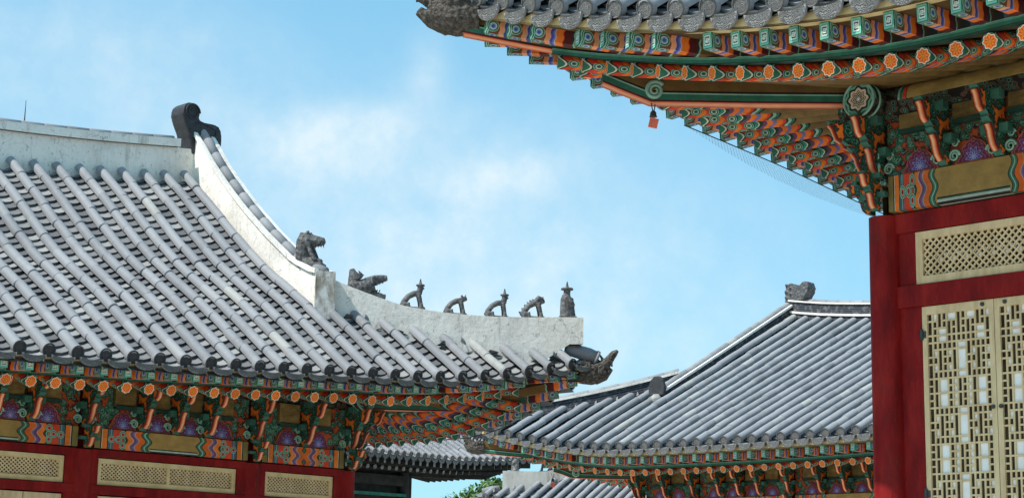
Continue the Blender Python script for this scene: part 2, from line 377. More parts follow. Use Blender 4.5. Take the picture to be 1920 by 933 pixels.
@mk('tongue_paint')
def _(g):
    _, x, y = g.uv(); a = g.m('ABSOLUTE', y)
    c = g.ramp(a, [(0, (.95, .58, .38)), (.20, (.90, .36, .16)), (.48, (.74, .12, .02)), (.72, (.20, .010, .008))], 'LINEAR')
    return g.done(g.weather(c, .25, 14), .6, .3)
@mk('lotus_paint')
def _(g):
    _, x, y = g.uv()          # x -1..1, y 0..1
    a = g.m('ARCTAN2', g.m('SUBTRACT', y, .18), x); r = g.circ(x, y, 0, .18)
    pet = g.m('SINE', g.m('MULTIPLY', a, 9))
    c = g.ramp(g.m('ADD', g.m('MULTIPLY', r, .9), g.m('MULTIPLY', pet, .09)), [(0, (.3, .32, .55)), (.16, (.09, .07, .26)), (.30, (.28, .22, .42)), (.36, (.12, .03, .10)), (.50, (.25, .08, .12)), (.56, (.13, .02, .07)), (.72, (.30, .09, .09)), (.78, (.12, .02, .05))])
    return g.done(g.weather(c, .35, 14), .65, .25)
@mk('lotus_rim')
def _(g): return g.done(g.weather((.52, .13, .06), .5, 18), .65, .25)
@mk('roundel_paint')
def _(g):
    _, x, y = g.uv()
    r = g.m('SQRT', g.m('ADD', g.m('MULTIPLY', x, x), g.m('MULTIPLY', y, y))); a = g.m('ARCTAN2', y, x)
    q = g.m('ADD', r, g.m('MULTIPLY', g.m('COSINE', g.m('MULTIPLY', a, 8)), -.06))
    c = g.ramp(q, [(0, WHT), (.10, BLK), (.2, (.62, .47, .33)), (.26, BLK), (.33, (.60, .48, .34)), (.40, (.06, .04, .03)), (.46, (.66, .50, .38)), (.62, BLK), (.70, DGR), (.76, (.14, .34, .24)), (.9, DGR)])
    return g.done(g.weather(c, .25, 20), .6, .3)
@mk('hip_side')
def _(g):
    _, x, y = g.uv()          # y metres above the bottom edge
    c = g.ramp(g.m('MULTIPLY', y, 2.5), [(0, MAR), (.04, GRN), (.17, MINT), (.20, BLK), (.25, DOC), (.8, GRN), (.86, MINT), (.9, BLK)])
    return g.done(g.weather(c, .4, 7), .65, .25)
@mk('hip_bottom')
def _(g):
    _, x, y = g.uv(); a = g.m('ABSOLUTE', y)
    c = g.ramp(a, [(0, (.88, .44, .26)), (.35, (.85, .30, .13)), (.75, (.74, .13, .03)), (1, (.45, .03, .012))], 'LINEAR')
    return g.done(g.weather(c, .22, 9), .6, .3)
@mk('cream_wood')
def _(g):
    p = g.geo(); c = g.ramp(g.noise(6, p, 6, .65, (2, 2, .5)), [(.3, (.53, .385, .21)), (.55, (.71, .54, .31)), (.75, (.78, .62, .39))], 'LINEAR')
    g.bump(g.noise(22, p, 4), .2, .004); return g.done(c, .7, .25)
@mk('yellow_wood')
def _(g):
    p = g.geo(); c = g.ramp(g.noise(6, p, 6, .65), [(.3, (.56, .42, .20)), (.55, (.72, .56, .29)), (.75, (.76, .63, .37))], 'LINEAR'); return g.done(c, .7, .25)
@mk('lattice_dark')
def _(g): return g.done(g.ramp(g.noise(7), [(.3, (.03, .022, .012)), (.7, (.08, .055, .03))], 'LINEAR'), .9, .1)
@mk('lattice_brown')
def _(g): return g.done(g.ramp(g.noise(12), [(.3, (.10, .06, .035)), (.7, (.20, .13, .085))], 'LINEAR'), .9, .1)
@mk('paper')
def _(g): return g.done(g.ramp(g.noise(9, detail=5), [(.3, (.82, .78, .72)), (.6, (.90, .89, .88))], 'LINEAR'), .9, .1)
@mk('iron')
def _(g): return g.done(g.ramp(g.noise(30), [(.3, (.02, .02, .02)), (.7, (.05, .05, .05))], 'LINEAR'), .5, .5)
@mk('stone')
def _(g):
    p = g.geo(); c = g.ramp(g.noise(3, p, 8, .7), [(.3, (.38, .36, .33)), (.7, (.55, .53, .49))], 'LINEAR'); g.bump(g.noise(20, p, 5), .4, .01); return g.done(c, .85, .2)
@mk('sand')
def _(g):
    p = g.geo(); c = g.ramp(g.noise(2, p, 9, .7), [(.3, (.47, .425, .36)), (.7, (.58, .535, .455))], 'LINEAR'); g.bump(g.noise(60, p, 5), .4, .01); return g.done(c, .95, .1)
@mk('coral_plate')
def _(g): return g.done(g.weather((.72, .16, .10), .3, 30), .55, .3)
@mk('leaf')
def _(g):
    r = g.attr('rnd'); c = g.ramp(r, [(0, (.035, .085, .018)), (.5, (.08, .16, .03)), (1, (.14, .22, .05))], 'LINEAR')
    g.bs.inputs['Transmission Weight'].default_value = 0; return g.done(c, .6, .3)
@mk('bark')
def _(g): return g.done(g.ramp(g.noise(8, stretch=(3, 3, .6)), [(.3, (.05, .035, .025)), (.7, (.14, .10, .07))], 'LINEAR'), .9, .1)
@mk('net_wire')
def _(g):
    _, x, y = g.uv(); al = None
    for sg in (1, -1):
        q = g.m('FRACT', g.m('MULTIPLY', g.m('ADD', x, g.m('MULTIPLY', y, float(sg))), 22.0)); q = g.m('LESS_THAN', q, .075)
        al = q if al is None else g.m('MAXIMUM', al, q)
    g.put(g.bs.inputs['Alpha'], al); return g.done((.05, .035, .02), .8, .1)
@mk('band_teal')
def _(g): return g.done(g.weather((.03, .16, .12), .6, 5), .7, .2)

# ------------------------------------------------------------------ mesh helpers
class MB:
    def __init__(s): s.V = []; s.F = []; s.UV = []; s.MI = []; s.SM = []; s.RN = []; s.n = 0
    def add(s, V, F, UV=None, mi=0, sm=False, rn=0.):
        V = np.asarray(V, float); s.V.append(V); k = s.n
        s.F += [tuple(i+k for i in f) for f in F]
        s.UV.append(np.zeros((len(V), 2)) if UV is None else np.asarray(UV, float))
        s.MI += [mi]*len(F) if np.isscalar(mi) else list(mi); s.SM += [sm]*len(F); s.RN += [rn]*len(V); s.n += len(V)
    def box(s, c, ax, ay, az, mi=0, mi_end=None, rn=0., uvoff=0.):
        """oriented box; ax is the length axis (half vectors)"""
        c, ax, ay, az = (np.asarray(q, float) for q in (c, ax, ay, az)); la, lb, lc = (np.linalg.norm(q) for q in (ax, ay, az))
        for (n, a, b, A, B) in ((ay, ax, az, la, lc), (-ay, ax, az, la, lc), (az, ax, ay, la, lb), (-az, ax, ay, la, lb)):
            s.add([c+n-a-b, c+n+a-b, c+n+a+b, c+n-a+b], [(0, 1, 2, 3)], [(0+uvoff, -B), (2*A+uvoff, -B), (2*A+uvoff, B), (uvoff, B)], mi, False, rn)
        for sg in (-1, 1):
            s.add([c+sg*ax-ay-az, c+sg*ax+ay-az, c+sg*ax+ay+az, c+sg*ax-ay+az], [(0, 1, 2, 3)], [(-1, -1), (1, -1), (1, 1), (-1, 1)], mi if mi_end is None else mi_end, False, rn)
    def cyl(s, p0, p1, r0, r1=None, n=14, mi=0, mi0=None, mi1=None, caps=True, rings=1, sm=True, up=(0, 0, 1), us=1.):
        """p0 is the outer end (u = 0); cap uv polar"""
        p0 = np.asarray(p0, float); p1 = np.asarray(p1, float); r1 = r0 if r1 is None else r1
        d = p1-p0; L = np.linalg.norm(d); d = d/L; a = np.cross(d, up)
        if np.linalg.norm(a) < 1e-4: a = np.cross(d, (1, 0, 0))
        a /= np.linalg.norm(a); b = np.cross(a, d)
        V = []; UV = []; F = []
        for i in range(rings+1):
            t = i/rings; r = r0+(r1-r0)*t
            for j in range(n+1):
                th = 2*math.pi*j/n; V.append(p0+d*L*t+(a*math.cos(th)+b*math.sin(th))*r); UV.append((L*t*us, j/n))
        for i in range(rings):
            for j in range(n): q = i*(n+1)+j; F.append((q, q+1, q+n+2, q+n+1))
        s.add(V, F, UV, mi, sm)
        if caps:
            for p, r, m_ in ((p0, r0, mi0), (p1, r1, mi1)):
                if r < 1e-4: continue
                V = [p+(a*math.cos(2*math.pi*j/n)+b*math.sin(2*math.pi*j/n))*r for j in range(n)]
                s.add(V, [tuple(range(n))], [(math.cos(2*math.pi*j/n), math.sin(2*math.pi*j/n)) for j in range(n)], mi if m_ is None else m_)
    def tube(s, P, R, n=8, mi=0, caps=True, sm=True, rn=0.):
        P = [np.asarray(p, float) for p in P]; R = [R]*len(P) if np.isscalar(R) else R
        V = []; UV = []; F = []; L = 0; a = None
        for i, p in enumerate(P):
            d = P[min(i+1, len(P)-1)]-P[max(i-1, 0)]; d = d/np.linalg.norm(d)
            if a is None:
                a = np.cross(d, (0, 0, 1.)); a = np.cross(d, (1., 0, 0)) if np.linalg.norm(a) < 1e-3 else a
            a = a-d*(a@d); a /= np.linalg.norm(a); b = np.cross(d, a)
            if i: L += np.linalg.norm(p-P[i-1])
            for j in range(n): th = 2*math.pi*j/n; V.append(p+(a*math.cos(th)+b*math.sin(th))*R[i]); UV.append((L, j/n))
        for i in range(len(P)-1):
            for j in range(n): F.append((i*n+j, i*n+(j+1) % n, (i+1)*n+(j+1) % n, (i+1)*n+j))
        if caps: F.append(tuple(range(n))); F.append(tuple(range((len(P)-1)*n, len(P)*n)))
        s.add(V, F, UV, mi, sm, rn)
    def grid(s, P, UV=None, mi=0, sm=True, rn=0.):
        P = np.asarray(P, float); n, m = P.shape[:2]
        F = [(i*m+j, i*m+j+1, (i+1)*m+j+1, (i+1)*m+j) for i in range(n-1) for j in range(m-1)]
        s.add(P.reshape(-1, 3), F, None if UV is None else np.asarray(UV, float).reshape(-1, 2), mi, sm, rn)
    def plate(s, fr, out, th, mi=0, mi_side=None, uvf=None):
        """outline (a,b) extruded along the frame's third axis; fr = (origin, A, B, T)"""
        o, A, B, T = (np.asarray(q, float) for q in fr); n = len(out); out = np.asarray(out, float)
        uvl = [uvf(*q) if uvf else tuple(q) for q in out]
        f = [o+A*a+B*b+T*th/2 for a, b in out]; k = [o+A*a+B*b-T*th/2 for a, b in out]
        s.add(f, [tuple(range(n))], uvl, mi); s.add(k, [tuple(range(n-1, -1, -1))], uvl, mi)
        for i in range(n):
            j = (i+1) % n; l = float(np.linalg.norm(out[j]-out[i]))
            s.add([f[i], f[j], k[j], k[i]], [(0, 1, 2, 3)], [(0, 1), (l, 1), (l, -1), (0, -1)], mi if mi_side is None else mi_side)
    def ribbon(s, P, W, T, th, mi=0):
        """strip of width W (vector, half) along P, thickness th along normals"""
        P = [np.asarray(p, float) for p in P]; W = np.asarray(W, float); T = np.asarray(T, float); g = []; L = 0
        rows = []
        for i, p in enumerate(P):
            if i: L += np.linalg.norm(p-P[i-1])
            d = P[min(i+1, len(P)-1)]-P[max(i-1, 0)]; nn = np.cross(d, W); nn /= np.linalg.norm(nn)
            rows.append((p-W, p+W, nn, L))
        n = len(rows)
        bulge = .4
        G1 = []; U1 = []
        for a, b, nn, l in rows:
            c = (a+b)/2
            G1.append([a-nn*0, a+nn*th*.7, c+nn*th*(1+bulge), b+nn*th*.7, b-nn*0, ]); U1.append([(l, -1), (l, -.85), (l, 0), (l, .85), (l, 1)])
        s.grid(G1, U1, mi, True)
        for k in (0, -1): s.add(G1[k], [(0, 1, 2, 3, 4)], U1[k], mi)
    def mesh(s, name, mats):
        me = bpy.data.meshes.new(name)
        if s.n == 0: return me
        V = np.concatenate(s.V); me.from_pydata(V.tolist(), [], s.F)
        uv = np.concatenate(s.UV); li = np.empty(len(me.loops), dtype=np.int32); me.loops.foreach_get('vertex_index', li)
        ul = me.uv_layers.new(name='UVMap'); ul.data.foreach_set('uv', uv[li].astype(np.float32).ravel())
        me.polygons.foreach_set('material_index', np.array(s.MI, dtype=np.int32)); me.polygons.foreach_set('use_smooth', np.array(s.SM, dtype=bool))
        at = me.attributes.new('rnd', 'FLOAT', 'POINT'); at.data.foreach_set('value', np.array(s.RN, dtype=np.float32))
        for m_ in (mats if isinstance(mats, (list, tuple)) else [mats]): me.materials.append(M[m_] if isinstance(m_, str) else m_)
        bm = bmesh.new(); bm.from_mesh(me); bmesh.ops.recalc_face_normals(bm, faces=bm.faces); bm.to_mesh(me); bm.free()
        me.update(); return me

def link(name, me, parent=None, loc=(0, 0, 0), axes=None, label=None):
    o = bpy.data.objects.new(name, me); COL.objects.link(o)
    if axes is not None:
        a, b, c = axes; mm = Matrix(((a[0], b[0], c[0], loc[0]), (a[1], b[1], c[1], loc[1]), (a[2], b[2], c[2], loc[2]), (0, 0, 0, 1)))
    else: mm = Matrix.Translation(loc)
    if parent: o.parent = parent
    o.matrix_basis = mm
    if label: o['label'] = label
    return o
def build(mb, name, mats, parent=None, base=(0, 0, 0), label=None):
    me = mb.mesh(name, mats)
    if any(base): me.transform(Matrix.Translation(-Vector(base)))
    return link(name, me, parent, (0, 0, 0), None, label)
def thing(name, label, cat, loc=(0, 0, 0), group=None):
    o = bpy.data.objects.new(name, None); o.empty_display_size = .2; COL.objects.link(o); o.location = loc
    o['label'] = label; o['category'] = cat
    if group: o['group'] = group
    return o
def tag(o, label, cat, group=None):
    o['label'] = label; o['category'] = cat
    if group: o['group'] = group
    return o
def struct(o): o['kind'] = 'structure'; return o
def sculpt(mb, voxel, disp=0., scale=12., smooth=3):
    """voxel-fuse the pieces of a figure into one continuous carved surface"""
    me = mb.mesh('tmp', 'ornament_clay'); o = bpy.data.objects.new('tmp', me); COL.objects.link(o)
    r = o.modifiers.new('r', 'REMESH'); r.mode = 'VOXEL'; r.voxel_size = voxel; r.use_smooth_shade = True
    s_ = o.modifiers.new('s', 'SMOOTH'); s_.factor = .5; s_.iterations = smooth
    if disp:
        tx = bpy.data.textures.new('carve', 'CLOUDS'); tx.noise_scale = 1/scale; tx.noise_depth = 3
        d = o.modifiers.new('d', 'DISPLACE'); d.texture = tx; d.strength = disp; d.texture_coords = 'LOCAL'
    dg = bpy.context.evaluated_depsgraph_get(); dg.update()
    out = bpy.data.meshes.new_from_object(o.evaluated_get(dg)); bpy.data.objects.remove(o)
    out.materials.clear(); return out

# ------------------------------------------------------------------ ground
mb = MB(); mb.add([(-1500, -1500, 0), (1500, -1500, 0), (1500, 1500, 0), (-1500, 1500, 0)], [(0, 1, 2, 3)]); struct(build(mb, 'ground', 'sand'))
mb = MB(); mb.box((-1.5, -.5, .4), (3.2, 0, 0), (0, 3.2, 0), (0, 0, .4)); struct(build(mb, 'stone_terrace', 'stone'))

# ------------------------------------------------------------------ the palace hall builder
def clamp(x, a=0., b=1.): return max(a, min(b, x))
class Hall:
    """u runs along the front towards the visible corner, v from the eave inwards, z above the eye.
    kind 'A': (u,v)->(x,y), front faces -y.  kind 'B': (u,v)->(y,x), front faces -x."""
    def __init__(s, kind, name, label, **k):
        s.kind = kind; s.__dict__.update(k)
        s.m = s.m if hasattr(s, 'm') else 1.0
        s.u0 = k['u0']; s.v1 = s.vc+s.m*(s.uc-s.u0)
        bu, bv = s.u_col-3, s.v0+2
        s.base = s.W(bu, bv, -ZE)
        s.root = thing(name, label, 'palace hall' if name == 'palace_hall' else 'gallery', tuple(s.base), 'palace halls round the courtyard' if name == 'palace_hall' else None)
        s.RS = k.get('pitch', .315); s.expo = k.get('expo', .115); s.rp = k.get('rpitch', .275)
        s.endmat = k.get('endmat', 'tile_end')
        s.tr = k.get('tr', .075); s.pz = k.get('pz', .058); s.sl = k.get('sl'); s.zlow = k.get('zlow'); s.dzr = k.get('dzr', .415); s.dh = k.get('dh', .125); s.dd = k.get('dd', .075); s.dzb = k.get('dzb', .25); s.rr = k.get('rr', .066); s.bh = k.get('bh', .066)
        s.zp = s.Pz(s.ve0)-s.dzr+.28*(s.v0-s.ve0-.55)      # rafter axis height over the wall
    def W(s, u, v, z): return np.array((u, v, z+ZE) if s.kind == 'A' else (v, u, z+ZE), float)
    def D(s, u, v, z=0.): return np.array((u, v, z) if s.kind == 'A' else (v, u, z), float)
    def part(s, mb, name, mats, parent=None, label=None): return build(mb, name, mats, parent or s.root, tuple(s.base), label)
    def put(s, me, name, uvz, out, parent=None, tilt=0., zoff=0.):
        o = s.D(*out); o /= np.linalg.norm(o); z = np.array([0, 0, 1.]); a = np.cross(o, z)
        if tilt: o, z = o*math.cos(tilt)-z*math.sin(tilt), z*math.cos(tilt)+o*math.sin(tilt)
        return link(name, me, parent or s.root, tuple(s.W(*uvz)-s.base), (a, o, z))
    # roof surface
    def tf(s, u): return clamp((u-s.u0)/(s.uc-s.u0), 0, 1.1)
    def ts(s, v): return clamp((s.v1-v)/(s.v1-s.vc), 0, 1.1)
    def Pz(s, v):
        a = s.prof
        if v <= a[0][0]: return a[0][1]+(v-a[0][0])*(a[1][1]-a[0][1])/(a[1][0]-a[0][0])*.95
        if v >= a[-1][0]: return a[-1][1]+(v-a[-1][0])*(a[-1][1]-a[-2][1])/(a[-1][0]-a[-2][0])
        return float(np.interp(v, [q[0] for q in a], [q[1] for q in a]))
    def lf(s, t): return s.A*t**1.7
    def lfs(s, v):
        if not s.sl: return s.lf(s.ts(v))
        return s.sl[2]*clamp((s.sl[0]-v)/(s.sl[0]-s.vc))**s.sl[1]
    def sag(s, u, v):
        d = max(0, s.u_g-.15-u); k = clamp((v-s.ve0)/(s.vr-s.ve0))
        return (1-k)*(-s.es[0]*d+s.es[1]*d*d)+k*(-s.rs[0]*d+s.rs[1]*d*d)
    def ve(s, u): return s.ve0-(s.ve0-s.vc)*s.tf(u)**1.4
    def ue(s, v): return s.ue0+(s.uc-s.ue0)*s.ts(v)**1.4
    def zf(s, u, v): return s.Pz(v)+s.lf(s.tf(u))+s.sag(u, v)
    def zs(s, u, v): return s.Pz(s.vc+s.m*(s.uc-u))+s.lfs(v)
    def hip_v(s, u): return s.vc+s.m*(s.uc-u)
    def hip_c(s, u): return s.hip_v(u)+.13         # middle of the hip ridge, a little behind the row ends
    def rows(s, n_left, side_n):
        out = []
        u = s.u_row
        ks = range(-n_left, 40)
        for k in ks:
            u = s.u_row+s.RS*k
            if u > s.uc-.22: break
            vt = s.vr-.18 if u <= s.u_g-.02 else min(s.hip_v(u)+.07, s.vr-.18)
            out.append((u, vt))
        side = []
        for k in range(side_n):
            v = s.vc+.33+s.RS*k
            ut = s.uc-(v-s.vc)/s.m
            side.append((v, max(ut, s.u_g+.1)))
        return out, side
    def path_f(s, u, vt):
        v0 = s.ve(u); D = vt-v0
        return (lambda d: (u, v0+d, s.zf(u, v0+d))), D, (1, 0)
    def path_s(s, v, ut):
        u0 = s.ue(v); D = u0-ut
        return (lambda d: (u0-d, v, s.zs(u0-d, v))), D, (0, 1)
    def round_row(s, mb, f, D, lat):
        r = s.tr
        L = s.D(*lat); n = max(1, round(D/.30)); NS = 9; rowt = rng.normal(0, .13); rj = (rng.random(3)-.5)*np.array([.016, .016, .010]); wob = rng.random()*6.28
        for i in range(n):
            d0 = D*i/n; d1 = D*(i+1)/n+.012; rn = rng.beta(2.2, 2.2) if rng.random() < .93 else rng.random()
            p0 = s.W(*f(d0)); p1 = s.W(*f(d1)); ax = (p1-p0)/np.linalg.norm(p1-p0); N = np.cross(L, ax); N = N if N[2] > 0 else -N
            rn = clamp(rn+rowt); j = (rng.random(3)-.5)*.014+rj+L*.007*math.sin(d0*1.9+wob); p0 = p0+j*(1 if i else .3); p1 = p1+j
            ra, rb = r*1.012, r*.978
            G_ = []; U_ = []
            for (p, rr, l) in ((p0, ra-.012, 0), (p0, ra, .002), (p0+(p1-p0)*.06, ra, .03), (p1, rb, .33)):
                G_.append([p+L*rr*math.cos(th)+N*rr*math.sin(th) for th in np.linspace(-.35, math.pi+.35, NS)]); U_.append([(l, q) for q in np.linspace(0, 1, NS)])
            mb.grid(G_, U_, 1, True, rn)
    def pan_row(s, mb, f, D, lat):
        L = s.D(*lat); ex = s.expo; n = max(1, int(D/ex)); hw = s.RS*.5
        xs = np.linspace(-hw, hw, 6)
        bed = []
        for d in np.linspace(.02, max(D-.02, .04), 12):
            p = s.W(*f(d)); bed.append([p-L*hw*.98-np.array([0, 0, .15]), p+L*hw*.98-np.array([0, 0, .15])])
        mb.grid(bed, None, 0, True, 0.)
        for i in range(n+1):
            d0 = max(i*ex-.03, 0.); d1 = i*ex+ex
            if d0 > D-.06: break
            rn = rng.random(); jz = (rng.random()-.5)*.008; tl = (rng.random()-.5)*.014
            def line(d, up): 
                p = s.W(*f(d)); return [p+L*x+np.array([0, 0, -s.pz-.055*(1-(x/hw)**2)+up+jz+tl*x/hw]) for x in xs]
            a0 = line(d0+.045, -.016); a = line(d0, .046); b = line(min(d1+.03, D), -.004)
            mb.grid([a0, a], [[(0, 0)]*6, [(0, .03)]*6], 0, False, rn); mb.grid([a, b], [[(0, q) for q in range(6)], [(.12, q) for q in range(6)]], 0, True, rn)

    def roof(s, n_left, side_n, ends_left=None):
        rows, side = s.rows(n_left, side_n); s.rowlist = rows
        rt = pt = MB()
        fs = [s.path_f(*q) for q in rows]; ss = [s.path_s(*q) for q in side]
        for f, D, lat in fs+ss:
            if D > .15: s.round_row(rt, f, D, lat)
        for (u, vt) in rows:
            um = u-s.RS/2; vt = s.vr-.18 if um <= s.u_g else s.hip_v(um)+.07
            f, D, lat = s.path_f(um, vt); s.pan_row(pt, f, D, lat)
        um = rows[-1][0]+s.RS/2
        if um < s.uc-.1: f, D, lat = s.path_f(um, s.hip_v(um)); s.pan_row(pt, f, max(D, .2), lat)
        for (v, ut) in side:
            vm = v+s.RS/2; f, D, lat = s.path_s(vm, max(s.uc-(vm-s.vc)/s.m, s.u_g+.1)); s.pan_row(pt, f, D, lat)
        # back slope, closes the roof behind the ridge
        us = np.linspace(rows[0][0]-.2, s.u_g, 12)
        pt.grid([[s.W(u, s.vr+d, s.zf(u, s.vr)-.6*d) for u in us] for d in (0, 1.5, 3, s.vr-s.ve0)], None, 0, True, .3)
        roof = s.part(pt, 'tiled_roof', ['pan_tile', 'roof_tile'])
        s.roof_o = roof
        # eave end tiles
        mb = MB(); n = 20; r = s.tr+.009
        mb.cyl((0, .012, 0), (0, -.05, 0), r, r*.98, n, 0, 1, 0)
        mb.tube([(r*.93*math.cos(q), .014, r*.93*math.sin(q)) for q in np.linspace(0, 2*math.pi, 21)], .008, 6, 1, False)
        disc = mb.mesh('round_end_tile', ['roof_tile', s.endmat])
        mb = MB(); hw = s.RS*.41
        out = [(x, -.018*(1-(x/hw)**2)) for x in np.linspace(-hw, hw, 9)]+[(hw*math.cos(q), -s.dh*abs(math.sin(q))**.8) for q in np.linspace(0, math.pi, 15)[1:-1]]
        mb.plate(((0, 0, 0), (1, 0, 0), (0, 0, 1), (0, 1, 0)), out, .022, 0, 1, lambda a, b: (a/hw*.8, (b+.07)/.10*.8))
        drip = mb.mesh('drip_tile', ['drip_tile_clay', 'roof_tile'])
        for f, D, lat in fs+ss:
            u, v, z = f(0); s.put(disc, 'round_end_tile', (u, v, z), (0, -1) if lat == (1, 0) else (1, 0), roof, .30)
        for u, vt in rows:
            um = u-s.RS/2; v = s.ve(um); s.put(drip, 'drip_tile', (um, v-.012, s.zf(um, v)-s.dd), (0, -1), roof, .10)
        for v, ut in side:
            vm = v+s.RS/2; u = s.ue(vm); s.put(drip, 'drip_tile', (u+.012, vm, s.zs(u, vm)-s.dd), (1, 0), roof, .10)
        um = rows[-1][0]+s.RS/2; v = s.ve(um); s.put(drip, 'drip_tile', (um, v-.012, s.zf(um, v)-s.dd), (0, -1), roof, .10)

    # ---- eave timber
    def eave_ends(s, inset, du, u_start, n_side):
        """points and outward directions along the eave: straight front, fan, then the side"""
        uf = s.u_col-.8; vf = s.v0+.8
        ucr = s.uc-inset; vcr = s.vc+inset
        L = []
        k = math.ceil((u_start-uf)/s.rp)
        for i in range(k, 1):
            u = uf+i*s.rp; L.append(('f', u))
        nf = max(1, round((ucr-.16-uf)/(s.rp*.97)))
        for i in range(1, nf+1): L.append(('F', uf+(ucr-.16-uf)*i/nf))
        ns = max(1, round((vf-vcr-.16)/(s.rp*.97)))
        for i in range(ns, 0, -1): L.append(('S', vf-(vf-vcr-.16)*i/ns))
        for i in range(0, n_side): L.append(('s', vf+i*s.rp))
        out = []
        piv = (uf, vf)
        for t, q in L:
            if t in 'fF':
                v = s.ve(q)+inset; z = s.zf(q, s.ve(q)); end = (q, v)
            else:
                u = s.ue(q)-inset; z = s.zs(s.ue(q), q); end = (u, q)
            if t == 'f': tail = (q, s.v0+.25); wx = (q, s.v0)
            elif t == 's': tail = (s.u_col-.25, q); wx = (s.u_col, q)
            else:
                dx, dy = end[0]-piv[0], end[1]-piv[1]
                ks = []
                if t == 'F': kk = (s.v0-piv[1])/dy
                else: kk = (s.u_col-piv[0])/dx
                wx = (piv[0]+dx*kk, piv[1]+dy*kk); tail = (piv[0]+dx*kk*.75, piv[1]+dy*kk*.75)
            out.append((t, end, z, wx, tail))
        return out
    def timber(s, u_start, n_side, simple=False):
        E = s.eave_ends(.55, 0, u_start, n_side); E2 = s.eave_ends(.10, 0, u_start, n_side)
        s.E = E
        if len(E2) != len(E):       # keep both layers paired
            fa = [e for e in E2]; n = len(E)
            def pick(lst, t, k, m): c = [e for e in lst if e[0] == t]; return c[round(k*(len(c)-1)/max(1, m-1))]
            cnt = {}; tot = {}
            for e in E: tot[e[0]] = tot.get(e[0], 0)+1
            E2 = []
            for e in E:
                k = cnt.get(e[0], 0); cnt[e[0]] = k+1; E2.append(pick(fa, e[0], k, tot[e[0]]))
        top = []; topb = []; lo = []
        pr = []
        mbs = []
        rme = 'rafter'
        for (t, end, z, wx, tail), e2 in zip(E, E2):
            zr = z-s.dzr; dw = math.dist(end, wx); dt = math.dist(end, tail)
            zt = zr+(s.zp-zr)*dt/dw
            p0 = s.W(*end, zr); p1 = s.W(*tail, zt)
            mb = MB(); mb.cyl(p0, p1, s.rr if not simple else .07, s.rr*1.06 if not simple else .07, 14 if not simple else 8, 0, 1, 0, us=.62)
            s.part(mb, 'rafter', ['rafter_paint', 'rafter_flower'] if not simple else ['shaded_wood', 'ornament_grey'])
            # flying rafter on top
            q0 = np.array(e2[1]); z0 = e2[2]-s.dzb; d = q0-np.array(end); l = np.linalg.norm(d); d /= l
            q1 = np.array(end)-d*.14; z1 = zr+s.rr+.012+s.bh+(.05 if s.dzr > .3 else .015)
            P0 = s.W(*q0, z0); P1 = s.W(*q1, z1); ax = (P1-P0)/2; lat = np.cross(ax, (0, 0, 1)); lat /= np.linalg.norm(lat); upv = np.cross(lat, ax); upv /= np.linalg.norm(upv)
            mb = MB(); mb.box((P0+P1)/2, ax, lat*.043, upv*s.bh, 0, 1)
            s.part(mb, 'flying_rafter', ['flying_rafter_paint', 'flying_rafter_end'] if not simple else ['shaded_wood', 'ornament_grey'])
            top.append([s.W(*tail, zt+s.rr+.006), s.W(*end, zr+s.rr+.006), s.W(*(np.array(end)+d*.03), zr+s.rr+.006)])
            topb.append([s.W(*q1, z1+s.bh+.004), s.W(*q0, z0+s.bh+.004), s.W(*(q0+d*.05), z0+s.bh+.005)])
            lo.append((np.array(end)+d*.0, zr, q0, z0, d))
        mb = MB(); mb.grid(top, None, 0, False); mb.grid(topb, None, 0, False); s.part(mb, 'soffit_boards', 'soffit_wood_shaded' if not simple else 'shaded_wood')
        # eave strips: green one over the rafter ends, ochre one over the flying rafters
        def strip(pts, h, dp, mat, name):
            mb = MB(); G_ = []; U_ = []; L = 0
            for i, (q, z, d) in enumerate(pts):
                a = s.W(*(q+d*dp), z); b = s.W(*(q-d*dp), z)
                if i: L += math.dist(pts[i-1][0], q)
                H = np.array([0, 0, h]); G_.append([b+H, a+H, a, b, b+H]); U_.append([(L, 1), (L, .95), (L, .05), (L, 0), (L, 0)])
            mb.grid(G_, U_, 0, False); s.part(mb, name, mat)
        strip([(q+d*.015, z+s.rr+.004, d) for q, z, _, _, d in lo], .056 if s.dzr > .3 else .03, .035, 'green_trim' if not simple else 'shaded_wood', 'eave_strip')
        strip([(q-d*.02, z+s.bh+.004, d) for _, _, q, z, d in lo], .032, .04, 'yellow_wood' if not simple else 'shaded_wood', 'eave_strip')
        # scalloped board under the tiles
        mb = MB(); ph = s.u_row
        ust = np.arange(s.rowlist[0][0], s.uc-.12, s.RS/8)
        G_ = []
        for u in ust:
            v = s.ve(u)+.07; z = s.zf(u, s.ve(u)); c = math.cos(2*math.pi*(u-ph)/s.RS)
            zt = z-s.dd-.03+.03*c; zb = z-s.dzb+s.bh+.02
            G_.append([s.W(u, v-.012, zb), s.W(u, v-.012, zt), s.W(u, v+.03, zt+.01)])
        mb.grid(G_, None, 0, False)
        G_ = []
        for v in np.arange(s.vc+.12, s.vc+.33+s.RS*(n_side+4), s.RS/8):
            u = s.ue(v)-.07; z = s.zs(s.ue(v), v); c = math.cos(2*math.pi*(v-s.vc-.33)/s.RS); zt = z-s.dd-.03+.03*c; zb = z-s.dzb+s.bh+.02
            G_.append([s.W(u+.012, v, zb), s.W(u+.012, v, zt), s.W(u-.03, v, zt+.01)])
        mb.grid(G_, None, 0, False)
        s.part(mb, 'scalloped_board', 'yellow_wood' if not simple else 'shaded_wood')

